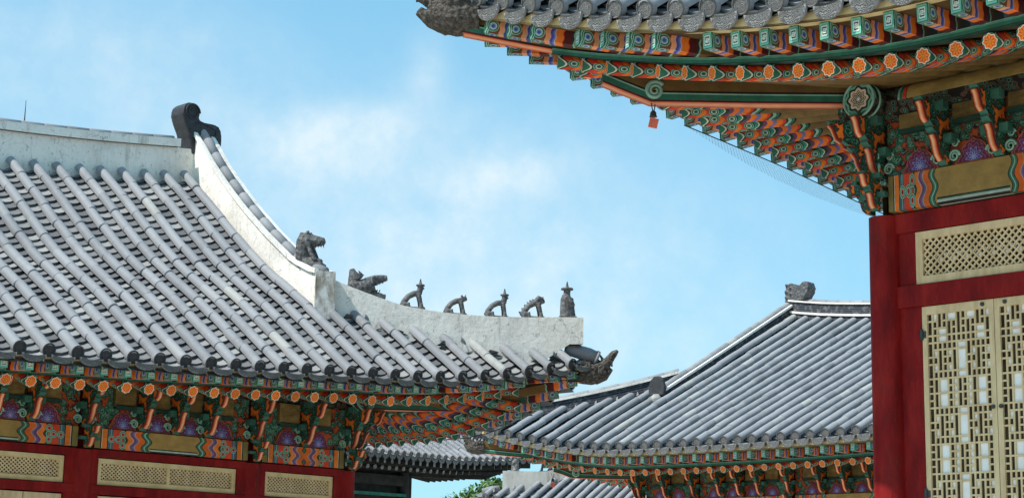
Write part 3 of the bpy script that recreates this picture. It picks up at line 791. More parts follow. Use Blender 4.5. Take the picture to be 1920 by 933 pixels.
    def bird_net(s, ztop, v_start, v_end):
        """fine protective net from the side eave edge down to the head of the wall"""
        mb = MB(); G_ = []; U_ = []; top = []
        vs_ = np.linspace(v_start, v_end, 14)
        for v in vs_:
            a = s.W(s.ue(v)-.12, v, s.zs(s.ue(v), v)-s.dzb-s.bh-.01); t = clamp((v-s.v0)/.6); b = s.W(s.u_col+.14, max(v, s.v0-.05), ztop)
            L = np.linalg.norm(b-a); row = []; ur = []
            for k in range(7): q = k/6; p = a+(b-a)*q; p[2] -= .10*math.sin(math.pi*q); row.append(p); ur.append((v, L*q))
            G_.append(row); U_.append(ur)
        mb.grid(G_, U_, 0, True); n = s.part(mb, 'bird_net', 'net_wire')
        mb = MB(); mb.tube([g_[0] for g_ in G_], .006, 5); s.part(mb, 'net_cord', 'iron', n)
    def hip_rafter(s, e1, z1, e2, z2, simple=False):
        """lower beam ends at plan point e1 (bottom height z1), upper beam at e2 (z2)"""
        st = np.array([s.u_col-.35, s.v0+.35]); e1 = np.array(e1); e2 = np.array(e2)
        d = (e2-st)/np.linalg.norm(e2-st); lat = np.array([-d[1], d[0]])
        zb = s.zp-.34
        def beam(pts, w_, name):
            mb = MB(); L = 0; S1 = []; S2 = []; Bt = []; Tp = []; U1 = []; UB = []
            for i, (q, z, h) in enumerate(pts):
                if i: L += math.dist(q, pts[i-1][0])
                a = s.W(*(q+lat*w_), z); b = s.W(*(q-lat*w_), z); H = np.array([0, 0, h])
                S1.append([a, a+H]); S2.append([b, b+H]); Bt.append([a, b]); Tp.append([a+H, b+H]); U1.append([(L, 0), (L, h)]); UB.append([(L, -1), (L, 1)])
            mb.grid(S1, U1, 0, False); mb.grid(S2, U1, 0, False); mb.grid(Bt, UB, 1, False); mb.grid(Tp, UB, 0, False)
            for k in (0, -1): mb.add([S1[k][0], S1[k][1], S2[k][1], S2[k][0]], [(0, 1, 2, 3)], [(0, .5), (0, .6), (1, .6), (1, .5)], 0)
            return s.part(mb, name, ['hip_side', 'hip_bottom'] if not simple else ['shaded_wood', 'shaded_wood'])
        n = 14; L1 = math.dist(st, e1); pts = []
        zlow = s.zlow or min(zb, z1-.16); zb = zlow+.02
        for i in range(n+1):
            t = i/n; q = st+(e1-st)*t; tip = clamp((t*L1-(L1-.42))/.42); z = zb+(zlow-zb)*min(1, t/.55)
            z += (z1-zlow)*(3*tip**2-2*tip**3); h = .32-.08*tip
            pts.append((q, z, h))
        b1 = beam(pts, .085, 'hip_rafter')
        # volute on the flank of the lower beam
        if not simple:
            c = e1-d*.46
            for sg in (1, -1):
                mb = MB(); P = []
                for k in range(40):
                    th = k/39*4.2*math.pi; r = .085*(1-k/39*.82)
                    q = c+lat*sg*.09+d*(-math.cos(th+.6)*r); P.append(s.W(*q, zlow+.10+math.sin(th+.6)*r))
                mb.tube(P, [.021*(1-k/39*.5) for k in range(40)], 6, 0); s.part(mb, 'volute', 'mint_paint', b1)
        pts = []; L2 = math.dist(e1, e2)
        za = z1+.235
        for i in range(9):
            t = -.25+1.25*i/8; q = e1+(e2-e1)*t; z = za+(z2-za)*(max(t, 0)**1.15) if t > 0 else za
            pts.append((q, z, .25))
        beam(pts, .075, 'corner_flying_rafter')
        return d, lat

    # ---- wall
    def wall(s, cols, ztop, zbeam, zbase, colr, platform=True, beam_h=None, bracket_n=None, side_cols=2.2, simple=False):
        zc = s.zp-.06-.15; s.zc = zc                      # purlin axis
        for u in cols:
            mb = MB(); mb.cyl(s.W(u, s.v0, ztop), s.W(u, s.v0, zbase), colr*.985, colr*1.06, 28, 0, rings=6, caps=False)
            c = s.part(mb, 'column', 'red_wood' if not simple else 'shaded_wood')
            mb = MB(); mb.cyl(s.W(u, s.v0, zbase+.02), s.W(u, s.v0, zbase-.12), colr*1.35, colr*1.6, 24); s.part(mb, 'base_stone', 'stone', c)
        # the same column line on the side wall
        for v in (s.v0+side_cols, s.v0+2*side_cols):
            mb = MB(); mb.cyl(s.W(s.u_col, v, ztop), s.W(s.u_col, v, zbase), colr, colr*1.06, 20, 0, caps=False); s.part(mb, 'column', 'red_wood' if not simple else 'shaded_wood')
        # purlins
        mb = MB(); mb.cyl(s.W(s.u_col+.36, s.v0, zc), s.W(cols[0]-.6, s.v0, zc), .15, .15, 22, 0, 1, 0); s.part(mb, 'purlin', ['purlin_paint_net_shade' if not simple else 'shaded_wood', 'roundel_paint'])
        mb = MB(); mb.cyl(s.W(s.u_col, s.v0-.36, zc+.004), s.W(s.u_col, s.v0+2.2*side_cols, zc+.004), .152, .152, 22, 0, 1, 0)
        pu = s.part(mb, 'purlin', ['purlin_paint_net_shade' if not simple else 'shaded_wood', 'roundel_paint'])
        if not simple:
            for dv in (.0, -.10):
                mb = MB(); mb.tube([s.W(s.u_col+.152*math.cos(q), s.v0-.355-dv, zc+.004+.152*math.sin(q)) for q in np.linspace(0, 2*math.pi, 29)], .012, 6, 0, False); s.part(mb, 'purlin_ring', 'mint_paint', pu)
        # back wall so that no light leaks through
        mb = MB(); a = cols[0]-.3
        mb.box(s.W((a+s.u_col)/2, s.v0+.16, (zc+zbase)/2), s.D((s.u_col-a)/2, 0), s.D(0, .03), (0, 0, (zc-zbase)/2))
        mb.box(s.W(s.u_col-.16, s.v0+2.2*side_cols/2+.1, (zc+zbase)/2), s.D(0, 1.1*side_cols-.1), s.D(.03, 0), (0, 0, (zc-zbase)/2))
        s.part(mb, 'inner_wall', 'red_wood' if not simple else 'shaded_wood')
        if platform:
            mb = MB(); g = -ZE
            mb.box(s.W((a+s.u_col)/2, s.v0+2.6, (zbase-.1+g)/2), s.D((s.u_col-a)/2+1.0, 0), s.D(0, 3.9), (0, 0, (zbase-.1-g)/2)); s.part(mb, 'stone_platform', 'stone')

    def bracket_mesh(s, h, three=False):
        c1 = [(.07, .02), (.10, .09), (.145, .16), (.17, .27), (.185, .38), (.22, .47), (.255, .51)]
        c2 = [(.285, .61), (.315, .655), (.35, .70), (.368, .79), (.385, .88), (.415, .95), (.44, .985)]
        out = [(0, 0), (.06, 0)]+c1+[(.27, .545), (.262, .585)]+c2+[(.44, 1.0), (0, 1.0)]
        mb = MB(); mb.plate(((0, 0, 0), (0, 1, 0), (0, 0, 1), (1, 0, 0)), [(a, b*h) for a, b in out], .075, 0, 1)
        # bearing blocks with pale edges
        for (o, z) in ((.08, .50), (.2, 1.0)):
            for sx in (-1, 1): mb.box((sx*.085, o, z*h-.045), (.04, 0, 0), (0, .045, 0), (0, 0, .035), 1)
        me = mb.mesh('bracket', ['bracket_paint', 'bracket_edge'])
        tm = MB()
        for c in (c1[1:6], c2[1:6]): tm.ribbon([(0, a+.004, b*h-.004) for a, b in c], (.036, 0, 0), None, .022, 0)
        cm = MB(); cm.tube([(.052*(1-k/30*.78)*math.cos(k/30*11), 0, .052*(1-k/30*.78)*math.sin(k/30*11)) for k in range(31)], [.013*(1-k/30*.5) for k in range(31)], 6)
        s.curl = cm.mesh('carved_curl', 'mint_paint')
        return me, tm.mesh('carved_tongue', 'tongue_paint')
    def brackets(s, cols, bays, z0, h, low=None, marg=.25, fs=.45):
        """z0 = top of the painted beam, h = height up to the purlin"""
        me, tm = s.bracket_mesh(h)
        def add(u, v, out):
            b = s.put(me, 'bracket', (u, v, z0), out); t = link('carved_tongue', tm, b)
            if not getattr(s, 'far', False):
                for cx, cz, q in ((-.085, .075, 1), (.085, .075, 1), (-.10, .185, .7), (.10, .185, .7)): link('carved_curl', s.curl, b, (cx, .02, cz), ((q*(1 if cx > 0 else -1), 0, 0), (0, q, 0), (0, 0, q)))
        for i in range(len(cols)-1):
            a, b = cols[i], cols[i+1]; n = bays[i]
            sp = (b-a-2*marg)/n
            ps = [a+marg+sp*(k+.5) for k in range(n)]      # lotus centres
            bk = [a+marg+sp*k for k in range(1, n)]        # brackets between them
            for u in bk: add(u, s.v0-.06, (0, -1))
            # panel, ochre board, teal strip
            mb = MB(); mb.box(s.W((a+b)/2, s.v0-.03, z0+h*.5), s.D((b-a)/2-.08, 0), s.D(0, .012), (0, 0, h*.5)); s.part(mb, 'carved_panel', 'scroll_panel')
            for k in range(n):
                u = ps[k]; wv = sp*.5-.09
                u2 = u; zb0 = fs+.05; zb1 = min(zb0+.42, 1.)
                mb = MB(); mb.box(s.W(u2, s.v0-.07, z0+h*(zb0+zb1)/2), s.D(wv, 0), s.D(0, .028), (0, 0, h*(zb1-zb0)/2)); bd = s.part(mb, 'ochre_board', 'board_ochre')
                mb = MB(); mb.box(s.W(u2, s.v0-.09, z0+h*fs), s.D(wv, 0), s.D(0, .03), (0, 0, h*.035)); s.part(mb, 'green_batten', 'green_trim')
                W2 = min(.16, sp*.36); H2 = .175
                out = [(-1, 0), (1, 0), (.97, .10), (.80, .26), (.70, .5), (.58, .72), (.36, .90), (.14, .97), (0, 1.06), (-.14, .97), (-.36, .90), (-.58, .72), (-.70, .5), (-.80, .26), (-.97, .10)]
                mb = MB(); fr = (s.W(u, s.v0-.058, z0+.012), s.D(W2, 0), (0, 0, H2), s.D(0, 1))
                mb.plate(fr, out, .025, 0, 1, lambda p, q: (p, q))
                fr = (s.W(u, s.v0-.05, z0+.004), s.D(W2*1.16, 0), (0, 0, H2*1.12), s.D(0, 1)); mb.plate(fr, out, .02, 1, 1)
                s.part(mb, 'lotus_panel', ['lotus_paint', 'lotus_rim'])
        for u in cols:
            add(u, s.v0-.02, (0, -1))
            if low: b = s.put(me, 'bracket', (u, s.v0-.11, z0-low), (0, -1)); b.scale = (1, .55, low/h*1.05); link('carved_tongue', tm, b)
        add(s.u_col+.02, s.v0, (1, 0)); add(s.u_col+.03, s.v0-.03, (1, -1))
        if low:
            b = s.put(me, 'bracket', (s.u_col+.11, s.v0, z0-low), (1, 0)); b.scale = (1, .55, low/h*1.05); link('carved_tongue', tm, b)
        for k in range(1, 7): add(s.u_col+.06, s.v0+k*.46, (1, 0))
        mb = MB(); mb.box(s.W(s.u_col+.03, s.v0+2, z0+h*.5), s.D(0, 1.9), s.D(.012, 0), (0, 0, h*.5)); s.part(mb, 'carved_panel', 'scroll_panel')
        mb = MB(); mb.box(s.W(s.u_col+.07, s.v0+2, z0+h*.75), s.D(0, 1.8), s.D(.028, 0), (0, 0, h*.165)); s.part(mb, 'ochre_board', 'board_ochre')
    def beams(s, cols, zlo, zhi, colr, uvs=1.):
        for a, b in zip(cols[:-1], cols[1:]):
            a2, b2 = a+colr*.85, b-colr*.85; mid = (a2+b2)/2; th = .10; mb = MB()
            for (p, q) in ((a2, mid), (b2, mid)):
                L = abs(q-p)*uvs; x0 = s.W(p, s.v0-th, zlo); x1 = s.W(q, s.v0-th, zlo); H = np.array([0, 0, zhi-zlo]); Y = s.D(0, 2*th)
                uvq = [(0, 0), (L, 0), (L, 1), (0, 1)]
                mb.add([x0, x1, x1+H, x0+H], [(0, 1, 2, 3)], uvq); mb.add([x0, x1, x1+Y, x0+Y], [(0, 1, 2, 3)], [(0, 0), (L, 0), (L, .3), (0, .3)])
                mb.add([x0+H, x1+H, x1+H+Y, x0+H+Y], [(0, 1, 2, 3)], [(0, .9), (L, .9), (L, 1), (0, 1)])
            s.part(mb, 'painted_beam', 'beam_paint')
        mb = MB(); x0 = s.W(s.u_col+.10, s.v0+colr, zlo); H = np.array([0, 0, zhi-zlo]); Lv = s.D(0, 2.2); mb.add([x0, x0+Lv, x0+Lv+H, x0+H], [(0, 1, 2, 3)], [(0, 0), (2.2, 0), (2.2, 1), (0, 1)])
        Y = s.D(-.2, 0); mb.add([x0, x0+Lv, x0+Lv+Y, x0+Y], [(0, 1, 2, 3)], [(0, 0), (2.2, 0), (2.2, .3), (0, .3)]); s.part(mb, 'painted_beam', 'beam_paint')
    def red_bar(s, a, b, zlo, zhi, dep=.07, off=0., name='lintel'):
        mb = MB(); mb.box(s.W((a+b)/2, s.v0+off, (zlo+zhi)/2), s.D((b-a)/2, 0), s.D(0, dep), (0, 0, (zhi-zlo)/2)); return s.part(mb, name, 'red_wood')
    def red_post(s, a, b, zlo, zhi, dep=.06, off=0.):
        mb = MB(); mb.box(s.W((a+b)/2, s.v0+off, (zlo+zhi)/2), (0, 0, (zhi-zlo)/2), s.D((b-a)/2, 0), s.D(0, dep)); return s.part(mb, 'jamb', 'red_wood')
    def diag_lattice(s, a, b, zlo, zhi, voff, px, pz, bw, mat):
        mb = MB(); H = zhi-zlo; Wd = b-a; sl = pz/px
        for fam, oy in ((1, 0), (-1, .0025)):
            k0 = -int(H/sl/px)-2
            for k in range(k0, int(Wd/px)+int(H/sl/px)+3):
                x0 = k*px if fam == 1 else k*px
                pts = []
                t0, t1 = 0., H
                xa = x0+fam*0/sl; 
                def X(z): return x0+fam*z/sl
                # clip in x
                zs_ = [0., H]
                for xe in (0, Wd):
                    z = (xe-x0)*sl*fam
                    if 0 < z < H: zs_.append(z)
                zs_.sort()
                for z_a, z_b in zip(zs_[:-1], zs_[1:]):
                    zm = (z_a+z_b)/2
                    if 0 <= X(zm) <= Wd and z_b-z_a > .004:
                        p = s.W(a+X(z_a), s.v0+voff-oy, zlo+z_a); q = s.W(a+X(z_b), s.v0+voff-oy, zlo+z_b); ax = (q-p)/2
                        vv = s.D(0, 1.); w2 = np.cross(ax, vv); w2 /= np.linalg.norm(w2)
                        mb.box((p+q)/2, ax, w2*bw/2, vv*.008)
        return mb
    def transom(s, a, b, zlo, zhi, voff, fw, mull=False, white=False, px=.075, pz=.06, bw=.016, frame='cream_wood', back='lattice_dark', lat='cream_wood'):
        mb = MB(); t = .025
        def fb(a_, b_, z_, y_): mb.box(s.W((a_+b_)/2, s.v0+voff, (z_+y_)/2), s.D((b_-a_)/2, 0), s.D(0, t), (0, 0, (y_-z_)/2))
        fb(a, b, zhi-fw, zhi); fb(a, b, zlo, zlo+fw)
        for p, q in ((a, a+fw), (b-fw, b)): mb.box(s.W((p+q)/2, s.v0+voff, (zlo+zhi)/2), (0, 0, (zhi-zlo)/2-fw), s.D((q-p)/2, 0), s.D(0, t))
        if mull: m_ = (a+b)/2; mb.box(s.W(m_, s.v0+voff, (zlo+zhi)/2), (0, 0, (zhi-zlo)/2-fw), s.D(fw*.38, 0), s.D(0, t))
        fr = s.part(mb, 'transom_window', frame)
        mb = s.diag_lattice(a+fw, b-fw, zlo+fw, zhi-fw, voff+.004, px, pz, bw, lat); s.part(mb, 'lattice', lat, fr)
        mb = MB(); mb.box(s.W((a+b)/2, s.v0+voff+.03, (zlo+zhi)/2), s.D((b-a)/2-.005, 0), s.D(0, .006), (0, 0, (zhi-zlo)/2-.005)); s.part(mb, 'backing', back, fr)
        if white:
            mb = MB(); zc = (zlo+zhi)/2+.01; x = b-fw-px*2.5 if s.kind == 'B' else a+fw+px*2
            while a+fw+px < x < b-fw-px:
                for dx, dz in ((0, .75), (0, -.75), (.75, 0), (-.75, 0)):
                    c = s.W(x+dx*px, s.v0+voff+.014, zc+dz*pz)
                    A_ = s.D(px*.36, 0); B_ = np.array([0, 0, pz*.40])
                    q = [c-A_, c-B_, c+A_, c+B_]; mb.add(q, [(0, 1, 2, 3)])
                x += -px*2 if s.kind == 'B' else px*2
            s.part(mb, 'paper', 'paper', fr)
        return fr

def ridge_wall(h, pts, th, name, mat, cap=True, lip=.0, lipmat=None, capr=.075, top_in=0., label=None, capmat='roof_tile', parent=None):
    """ridge swept along pts = [(u, v, z_bottom, z_top)]; optional edge lips and a line of round cap tiles"""
    n = len(pts); mb = MB(); A = []; B = []; UVs = []; L = 0; mid = []
    lats = []
    for i, (u, v, zb, zt) in enumerate(pts):
        p = pts[max(i-1, 0)]; q = pts[min(i+1, n-1)]; d = np.array([q[0]-p[0], q[1]-p[1]]); d /= np.linalg.norm(d); lat = np.array([-d[1], d[0]])*th/2
        if i: L += math.dist(pts[i][:2], pts[i-1][:2])
        c = np.array([u, v]); l2 = lat*(1-top_in)
        zs_ = np.linspace(zb, zt, 5)
        A.append([h.W(*(c+lat+(l2-lat)*k/4), z) for k, z in enumerate(zs_)]); B.append([h.W(*(c-lat-(l2-lat)*k/4), z) for k, z in enumerate(zs_)])
        UVs.append([(L, z-zb) for z in zs_]); mid.append(c); lats.append(lat)
    mb.grid(A, UVs, 0, False); mb.grid(B, UVs, 0, False)
    mb.grid([[a[-1], b[-1]] for a, b in zip(A, B)], None, 0, False)
    for k in (0, -1):
        mb.grid([A[k], B[k]], [UVs[k], [(q+th, z) for q, z in UVs[k]]], 0, False)
    o = h.part(mb, name, mat, parent, label)
    if lip:
        for sg in (1, -1):
            mb = MB(); S = []
            for i, (u, v, zb, zt) in enumerate(pts):
                c = mid[i]; l = lats[i]/(th/2)*sg; P = []
                for off, dz in ((th/2-.03, 0), (th/2+.03, 0), (th/2+.03, lip), (th/2-.03, lip), (th/2-.03, 0)): P.append(h.W(*(c+l*off), zt-lip*.35+dz))
                S.append(P)
            mb.grid(S, None, 0, False); mb.add(S[0][:4], [(0, 1, 2, 3)]); mb.add(S[-1][:4], [(0, 1, 2, 3)])
            h.part(mb, 'ridge_edge', lipmat or mat, o)
    if cap:
        mb = MB(); P = [h.W(*mid[i], pts[i][3]+capr*.25) for i in range(n)]
        seg = [np.linalg.norm(P[i+1]-P[i]) for i in range(n-1)]; T = np.concatenate([[0], np.cumsum(seg)])
        def at(t): return np.array([np.interp(t, T, [p[k] for p in P]) for k in range(3)])
        N = max(2, round(T[-1]/.32))
        for i in range(N):
            a, b = at(T[-1]*i/N), at(T[-1]*(i+1)/N+.01); mb.tube([a, a+(b-a)*.05, b], [capr*.97, capr*1.05, capr*.96], 12, 0, True, True, rng.random())
        h.part(mb, 'ridge_cap_tiles', capmat, o)
    return o
def hip_pts(h, ua, ub, n, hb, ht, extend=0.):
    out = []
    for i in range(n+1):
        u = ua+(ub-ua)*i/n; v = h.hip_c(u); z = h.zf(u, h.hip_v(u)); out.append((u, v, z+hb, z+(ht(i/n) if callable(ht) else ht)))
    return out

# ================================================================== hall on the left of the photograph
L = Hall('A', 'palace_hall', 'long palace hall at left with white plastered roof ridges and a row of ridge beasts', u_col=13.97, v0=17.0, ve0=15.06, vc=14.54, uc=15.97, ue0=15.72, m=.63,
         u0=12.7, A=.82, u_row=12.72, u_g=12.95, vr=19.22, endmat='tile_end_shaded',
         prof=[(15.06, 2.50), (16.255, 3.345), (17.13, 3.90), (17.644, 4.29), (18.335, 4.87), (19.02, 5.418)], es=(.068, .0042), rs=(.15, .012), dzr=.255, dzb=.145, rr=.067, bh=.050, dh=.082, dd=.045, tr=.060, zlow=2.30)
L.roof(24, 14); L.timber(6.0, 7)
L.hip_rafter((15.30, 15.66), 2.41, (15.86, 14.74), 2.67)
Lc = [5.64, 7.93, 10.217, 12.504, 13.97]; LR = .125
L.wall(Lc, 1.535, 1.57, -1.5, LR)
L.beams(Lc, 1.560, 1.775, LR)
L.brackets(Lc, [4, 4, 4, 2], 1.785, L.zc-.10-1.785, .235, .25, .45)
for a, b, mull in zip(Lc[:-1], Lc[1:], (0, 1, 1, 0)):
    L.red_bar(a+LR*.8, b-LR*.8, 1.462, 1.545, .075); L.red_bar(a+LR*.8, b-LR*.8, 1.055, 1.155, .075)
    mull = bool(mull) and b < 13
    L.transom(a+.20, b-.22, 1.165, 1.452, -.01, .052, mull, px=.05, pz=.042, bw=.012, frame='yellow_wood', back='lattice_brown', lat='cream_wood')
    for p, q in ((a+LR*.8, a+.195), (b-.215, b-LR*.8)): L.red_post(p, q, 1.155, 1.462)
    n = 4 if b-a > 2 else 2; wd = (b-a-.44)/n
    for k in range(n):
        p = a+.22+k*wd
        mb = MB(); t = .025
        for zz, hh in ((1.0, .04), (-1.35, .1), (-.55, .05)): mb.box(L.W(p+wd/2, L.v0-.01, zz), L.D(wd/2-.005, 0), L.D(0, t), (0, 0, hh))
        for xx in (p+.035, p+wd-.035): mb.box(L.W(xx, L.v0-.01, -.2), (0, 0, 1.16), L.D(.03, 0), L.D(0, t-.002))
        d = L.part(mb, 'door_leaf', 'cream_wood'); mb = L.diag_lattice(p+.065, p+wd-.065, -.5, .96, -.004, .09, .09, .016, 'cream_wood'); L.part(mb, 'lattice', 'cream_wood', d)
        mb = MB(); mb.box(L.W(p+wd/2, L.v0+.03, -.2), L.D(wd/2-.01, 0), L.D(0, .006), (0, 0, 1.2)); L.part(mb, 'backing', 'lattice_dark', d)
    for p, q in ((a+LR*.8, a+.215), (b-.215, b-LR*.8)): L.red_post(p, q, -1.5, 1.055)
L.bird_net(1.55, 15.8, 20.5)
# ridges of the left hall
us = np.linspace(4.6, 12.95, 22)
o = ridge_wall(L, [(u, 19.24, L.zf(u, 19.02)-.25, L.zf(u, 19.02)+.40) for u in us], .30, 'main_ridge', 'plaster', cap=False)
lipend = 12.64
us2 = np.linspace(4.6, lipend, 22)
ridge_wall(L, [(u, 19.24, L.zf(u, 19.02)+.405, L.zf(u, 19.02)+.515) for u in us2], .40, 'ridge_coping', 'plaster', cap=True, capr=.062, parent=o)
zt = lambda v: float(np.interp(v, [16.41, 16.85, 17.42, 17.89, 18.27, 18.65, 18.99, 19.3], [3.885, 4.086, 4.50, 4.878, 5.217, 5.588, 5.98, 6.30]))
vs = np.linspace(19.2, 16.36, 22)
ridge_wall(L, [(13.02, v, L.Pz(v)-.2, zt(v)-.05) for v in vs], .27, 'gable_ridge', 'plaster', cap=True, lip=.06, capr=.064)
# white block where the gable ridge meets the hip ridge
mb = MB(); mb.box(L.W(13.04, 16.40, 3.49), (0, 0, .34), L.D(.10, -.063), L.D(.11, .17)); L.part(mb, 'ridge_block', 'stained_plaster')
hz = lambda u: float(np.interp(u, [13.0, 13.215, 13.55, 13.887, 14.303, 14.744, 15.132, 15.75], [3.88, 3.735, 3.604, 3.484, 3.424, 3.404, 3.414, 3.452]))
us = np.linspace(13.04, 15.84, 20)
Lhip = ridge_wall(L, [(u, L.hip_c(u), max(L.zf(u, L.hip_v(u))-.2, hz(u)-.62+.30*clamp((u-15.3)/.4)), hz(u)+.012) for u in us], .26, 'hip_ridge', 'plaster', cap=False)
# gable wall behind the gable ridge
mb = MB(); mb.add([L.W(13.1, 16.6, 3.3), L.W(13.1, 19.2, 3.3), L.W(13.1, 19.2, 5.9), L.W(13.1, 16.6, 3.7)], [(0, 1, 2, 3)]); L.part(mb, 'gable_wall', 'red_wood')
def corner_tiles(h, u, z, dd, cap, sc=1.):
    """short round tile that closes the hip ridge, and the dragon cap on the corner timber"""
    v = h.hip_c(u); d = np.array([1, -h.m]); d /= np.linalg.norm(d); c = np.array([u, v])
    mb = MB(); P = [h.W(*(c+d*t*sc), z+.02+q*sc) for t, q in ((-.12, .07), (.05, .04), (.17, .01), (.26, -.03))]
    mb.tube(P, [.07*sc, .085*sc, .09*sc, .092*sc], 14); mb.tube([P[-1]-(P[-1]-P[-2])*.1, P[-1]+(P[-1]-P[-2])*.25], [.105*sc, .105*sc], 16)
    h.part(mb, 'hip_end_tile', 'roof_tile')
corner_tiles(L, 15.78, 2.99, 0, None)
def dragon_cap(h, base, d, z, sc=1., label=None, lift=.12):
    """fish-like dragon head sheathing the end of the corner timber: open jaw turned up, scales, fins"""
    d = np.array(d)/np.linalg.norm(d); b = np.array(base); lat = np.array([-d[1], d[0]]); mb = MB()
    P = lambda t, w_, zz: h.W(*(b+d*t*sc+lat*w_*sc), z+zz*sc)
    mb.tube([P(-.10, 0, .12), P(.06, 0, .115), P(.18, 0, .125), P(.27, 0, .15)], [.135*sc, .15*sc, .13*sc, .095*sc], 14)
    mb.tube([P(.14, 0, .19), P(.26, 0, .25), P(.38, 0, .29+lift), P(.43, 0, .33+lift)], [.085*sc, .075*sc, .05*sc, .02*sc], 10)   # snout turned up
    mb.tube([P(.12, 0, .05), P(.25, 0, .085), P(.34, 0, .14+lift*.5)], [.085*sc, .06*sc, .035*sc], 10)           # lower jaw
    for sg in (1, -1):
        mb.tube([P(.12, .10*sg, .2), P(.14, .125*sg, .22)], [.035*sc, .022*sc], 8)
        for k in range(4): mb.tube([P(-.06+.06*k, .13*sg, .22-.02*k), P(-.09+.06*k, .15*sg, .28-.02*k)], [.03*sc, .012*sc], 6)
        for k in range(3): mb.tube([P(.24+.055*k, .045*sg, .17+.03*k), P(.245+.055*k, .045*sg, .215+.045*k)], [.014*sc, .006*sc], 5)
    for k in range(5): mb.tube([P(-.05+.07*k, 0, .25+.015*k), P(-.10+.07*k, 0, .31+.02*k)], [.03*sc, .01*sc], 6)
    for sg in (1, -1):
        for k in range(4): mb.tube([P(-.02, .125*sg, .06+.035*k), P(.10, .135*sg, .06+.038*k), P(.20, .10*sg, .09+.036*k)], [.012*sc, .016*sc, .010*sc], 6)
        mb.tube([P(.20+.05*(1-k/24)*math.cos(k*.45), .095*sg, .18+.05*(1-k/24)*math.sin(k*.45)) for k in range(25)], .011*sc, 6)
        mb.tube([P(.02+.04*(1-k/24)*math.cos(k*.45), .135*sg, .235+.04*(1-k/24)*math.sin(k*.45)) for k in range(25)], .011*sc, 6)
    me = sculpt(mb, .0085*sc, .006*sc, 22, 1); me.materials.append(M['cap_clay'])
    me.transform(Matrix.Translation(-Vector(h.base)))
    return link('dragon_cap', me, h.root, (0, 0, 0), None, label)
dragon_cap(L, (15.90, 14.70), (1, -1.1), 2.67, .9)

# ================================================================== hall on the right, close to the viewer
R = Hall('B', 'palace_hall', 'nearest palace hall at right with painted eave overhead, red corner column and lattice doors', u_col=8.31, v0=12.8, ve0=10.32, vc=10.12, uc=11.0, ue0=10.80, m=1.0,
         u0=6.4, A=1.04, u_row=9.17, u_g=7.2, vr=17.2,
         sl=(19.5, 1.2, .93), zlow=4.33, prof=[(10.3, 4.40), (11.2, 5.0), (12.8, 6.1), (14.5, 7.45), (17.2, 9.8)], es=(0, 0), rs=(0, 0))
R.roof(24, 19); R.timber(2.6, 18)
Rd, Rl = R.hip_rafter((10.06, 11.05), 4.50, (10.945, 10.165), 4.94)
Rc = [.8, 3.6, 6.44, 8.31]; RR = .136
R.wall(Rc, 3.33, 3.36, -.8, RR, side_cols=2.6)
R.beams(Rc, 3.352, 3.665, RR, 1.5)
R.brackets(Rc, [4, 4, 3], 3.675, R.zc-.13-3.675, .30, .15, .70)
for a, b in zip(Rc[:-1], Rc[1:]):
    R.red_bar(a+RR*.8, b-RR*.8, 3.168, 3.338, .06, .03); R.red_bar(a+RR*.8, b-RR*.8, 2.515, 2.70, .06, .03); R.red_bar(a+RR*.8, b-RR*.8, -.8, -.55, .085)
    R.transom(a+.31, b-.31, 2.708, 3.160, .02, .065, False, True, px=.062, pz=.062, bw=.014)
    for p, q in ((a+RR*.8, a+.305), (b-.305, b-RR*.8)): R.red_post(p, q, 2.70, 3.168, .05, .055)
    for p, q in ((a+RR*.8, a+.345), (b-.345, b-RR*.8)): R.red_post(p, q, -.55, 2.515, .05, .055)
R.bird_net(3.36, 13.0, 17.5)
# lattice door leaves
def leaf_cells():
    """13 columns of cells; each entry is (group id, white?) so that bars run between different groups"""
    rows = []; gid = [0]
    def new(): gid[0] += 1; return gid[0]
    grid = [[None]*13 for _ in range(46)]
    def put(r0, r1, c0, c1, wv):
        g_ = new()
        for r in range(r0, r1+1):
            for c in range(c0, c1+1):
                if r < 46: grid[r][c] = (g_, wv)
    # border rows at the top
    put(0, 0, 1, 1, 1); put(0, 1, 2, 2, 0); put(0, 0, 4, 5, 1); put(0, 2, 6, 6, 0); put(0, 0, 8, 9, 1); put(0, 1, 10, 10, 0); put(0, 0, 12, 12, 1)
    put(1, 2, 0, 0, 0); put(1, 2, 4, 4, 0); put(1, 2, 8, 8, 0); put(1, 2, 12, 12, 0); put(2, 2, 2, 3, 1); put(2, 2, 10, 11, 1); put(3, 3, 2, 3, 1); put(3, 3, 10, 11, 1)
    r = 4
    while r < 46:
        a = r                                       # r4..r8 block: tall white in the middle
        put(a, a+1, 0, 0, 0); put(a, a, 6, 7, 1); put(a, a+1, 8, 8, 0); put(a+1, a+3, 6, 7, 1); put(a+1, a+3, 5, 5, 0); put(a+1, a+3, 2, 2, 0); put(a+1, a+3, 10, 10, 0)
        for rr in (a+1, a+3):
            for c in (1, 4, 9, 12): put(rr, rr, c, c, 1)
        put(a+3, a+4, 0, 0, 0); put(a+3, a+4, 8, 8, 0); put(a+4, a+4, 6, 7, 1)
        b = a+5
        for bb in (b, b+2):
            put(bb, bb+1, 1, 1, 0); put(bb, bb+1, 2, 3, 1); put(bb, bb+1, 6, 6, 0); put(bb, bb+1, 9, 9, 0); put(bb, bb+1, 10, 11, 1)
            for rr in (bb, bb+1): put(rr, rr, 5, 5, 1); put(rr, rr, 8, 8, 1)
        r += 9
    for r in range(46):
        for c in range(13):
            if grid[r][c] is None: grid[r][c] = (new(), 0)
    return grid
GRID = leaf_cells()
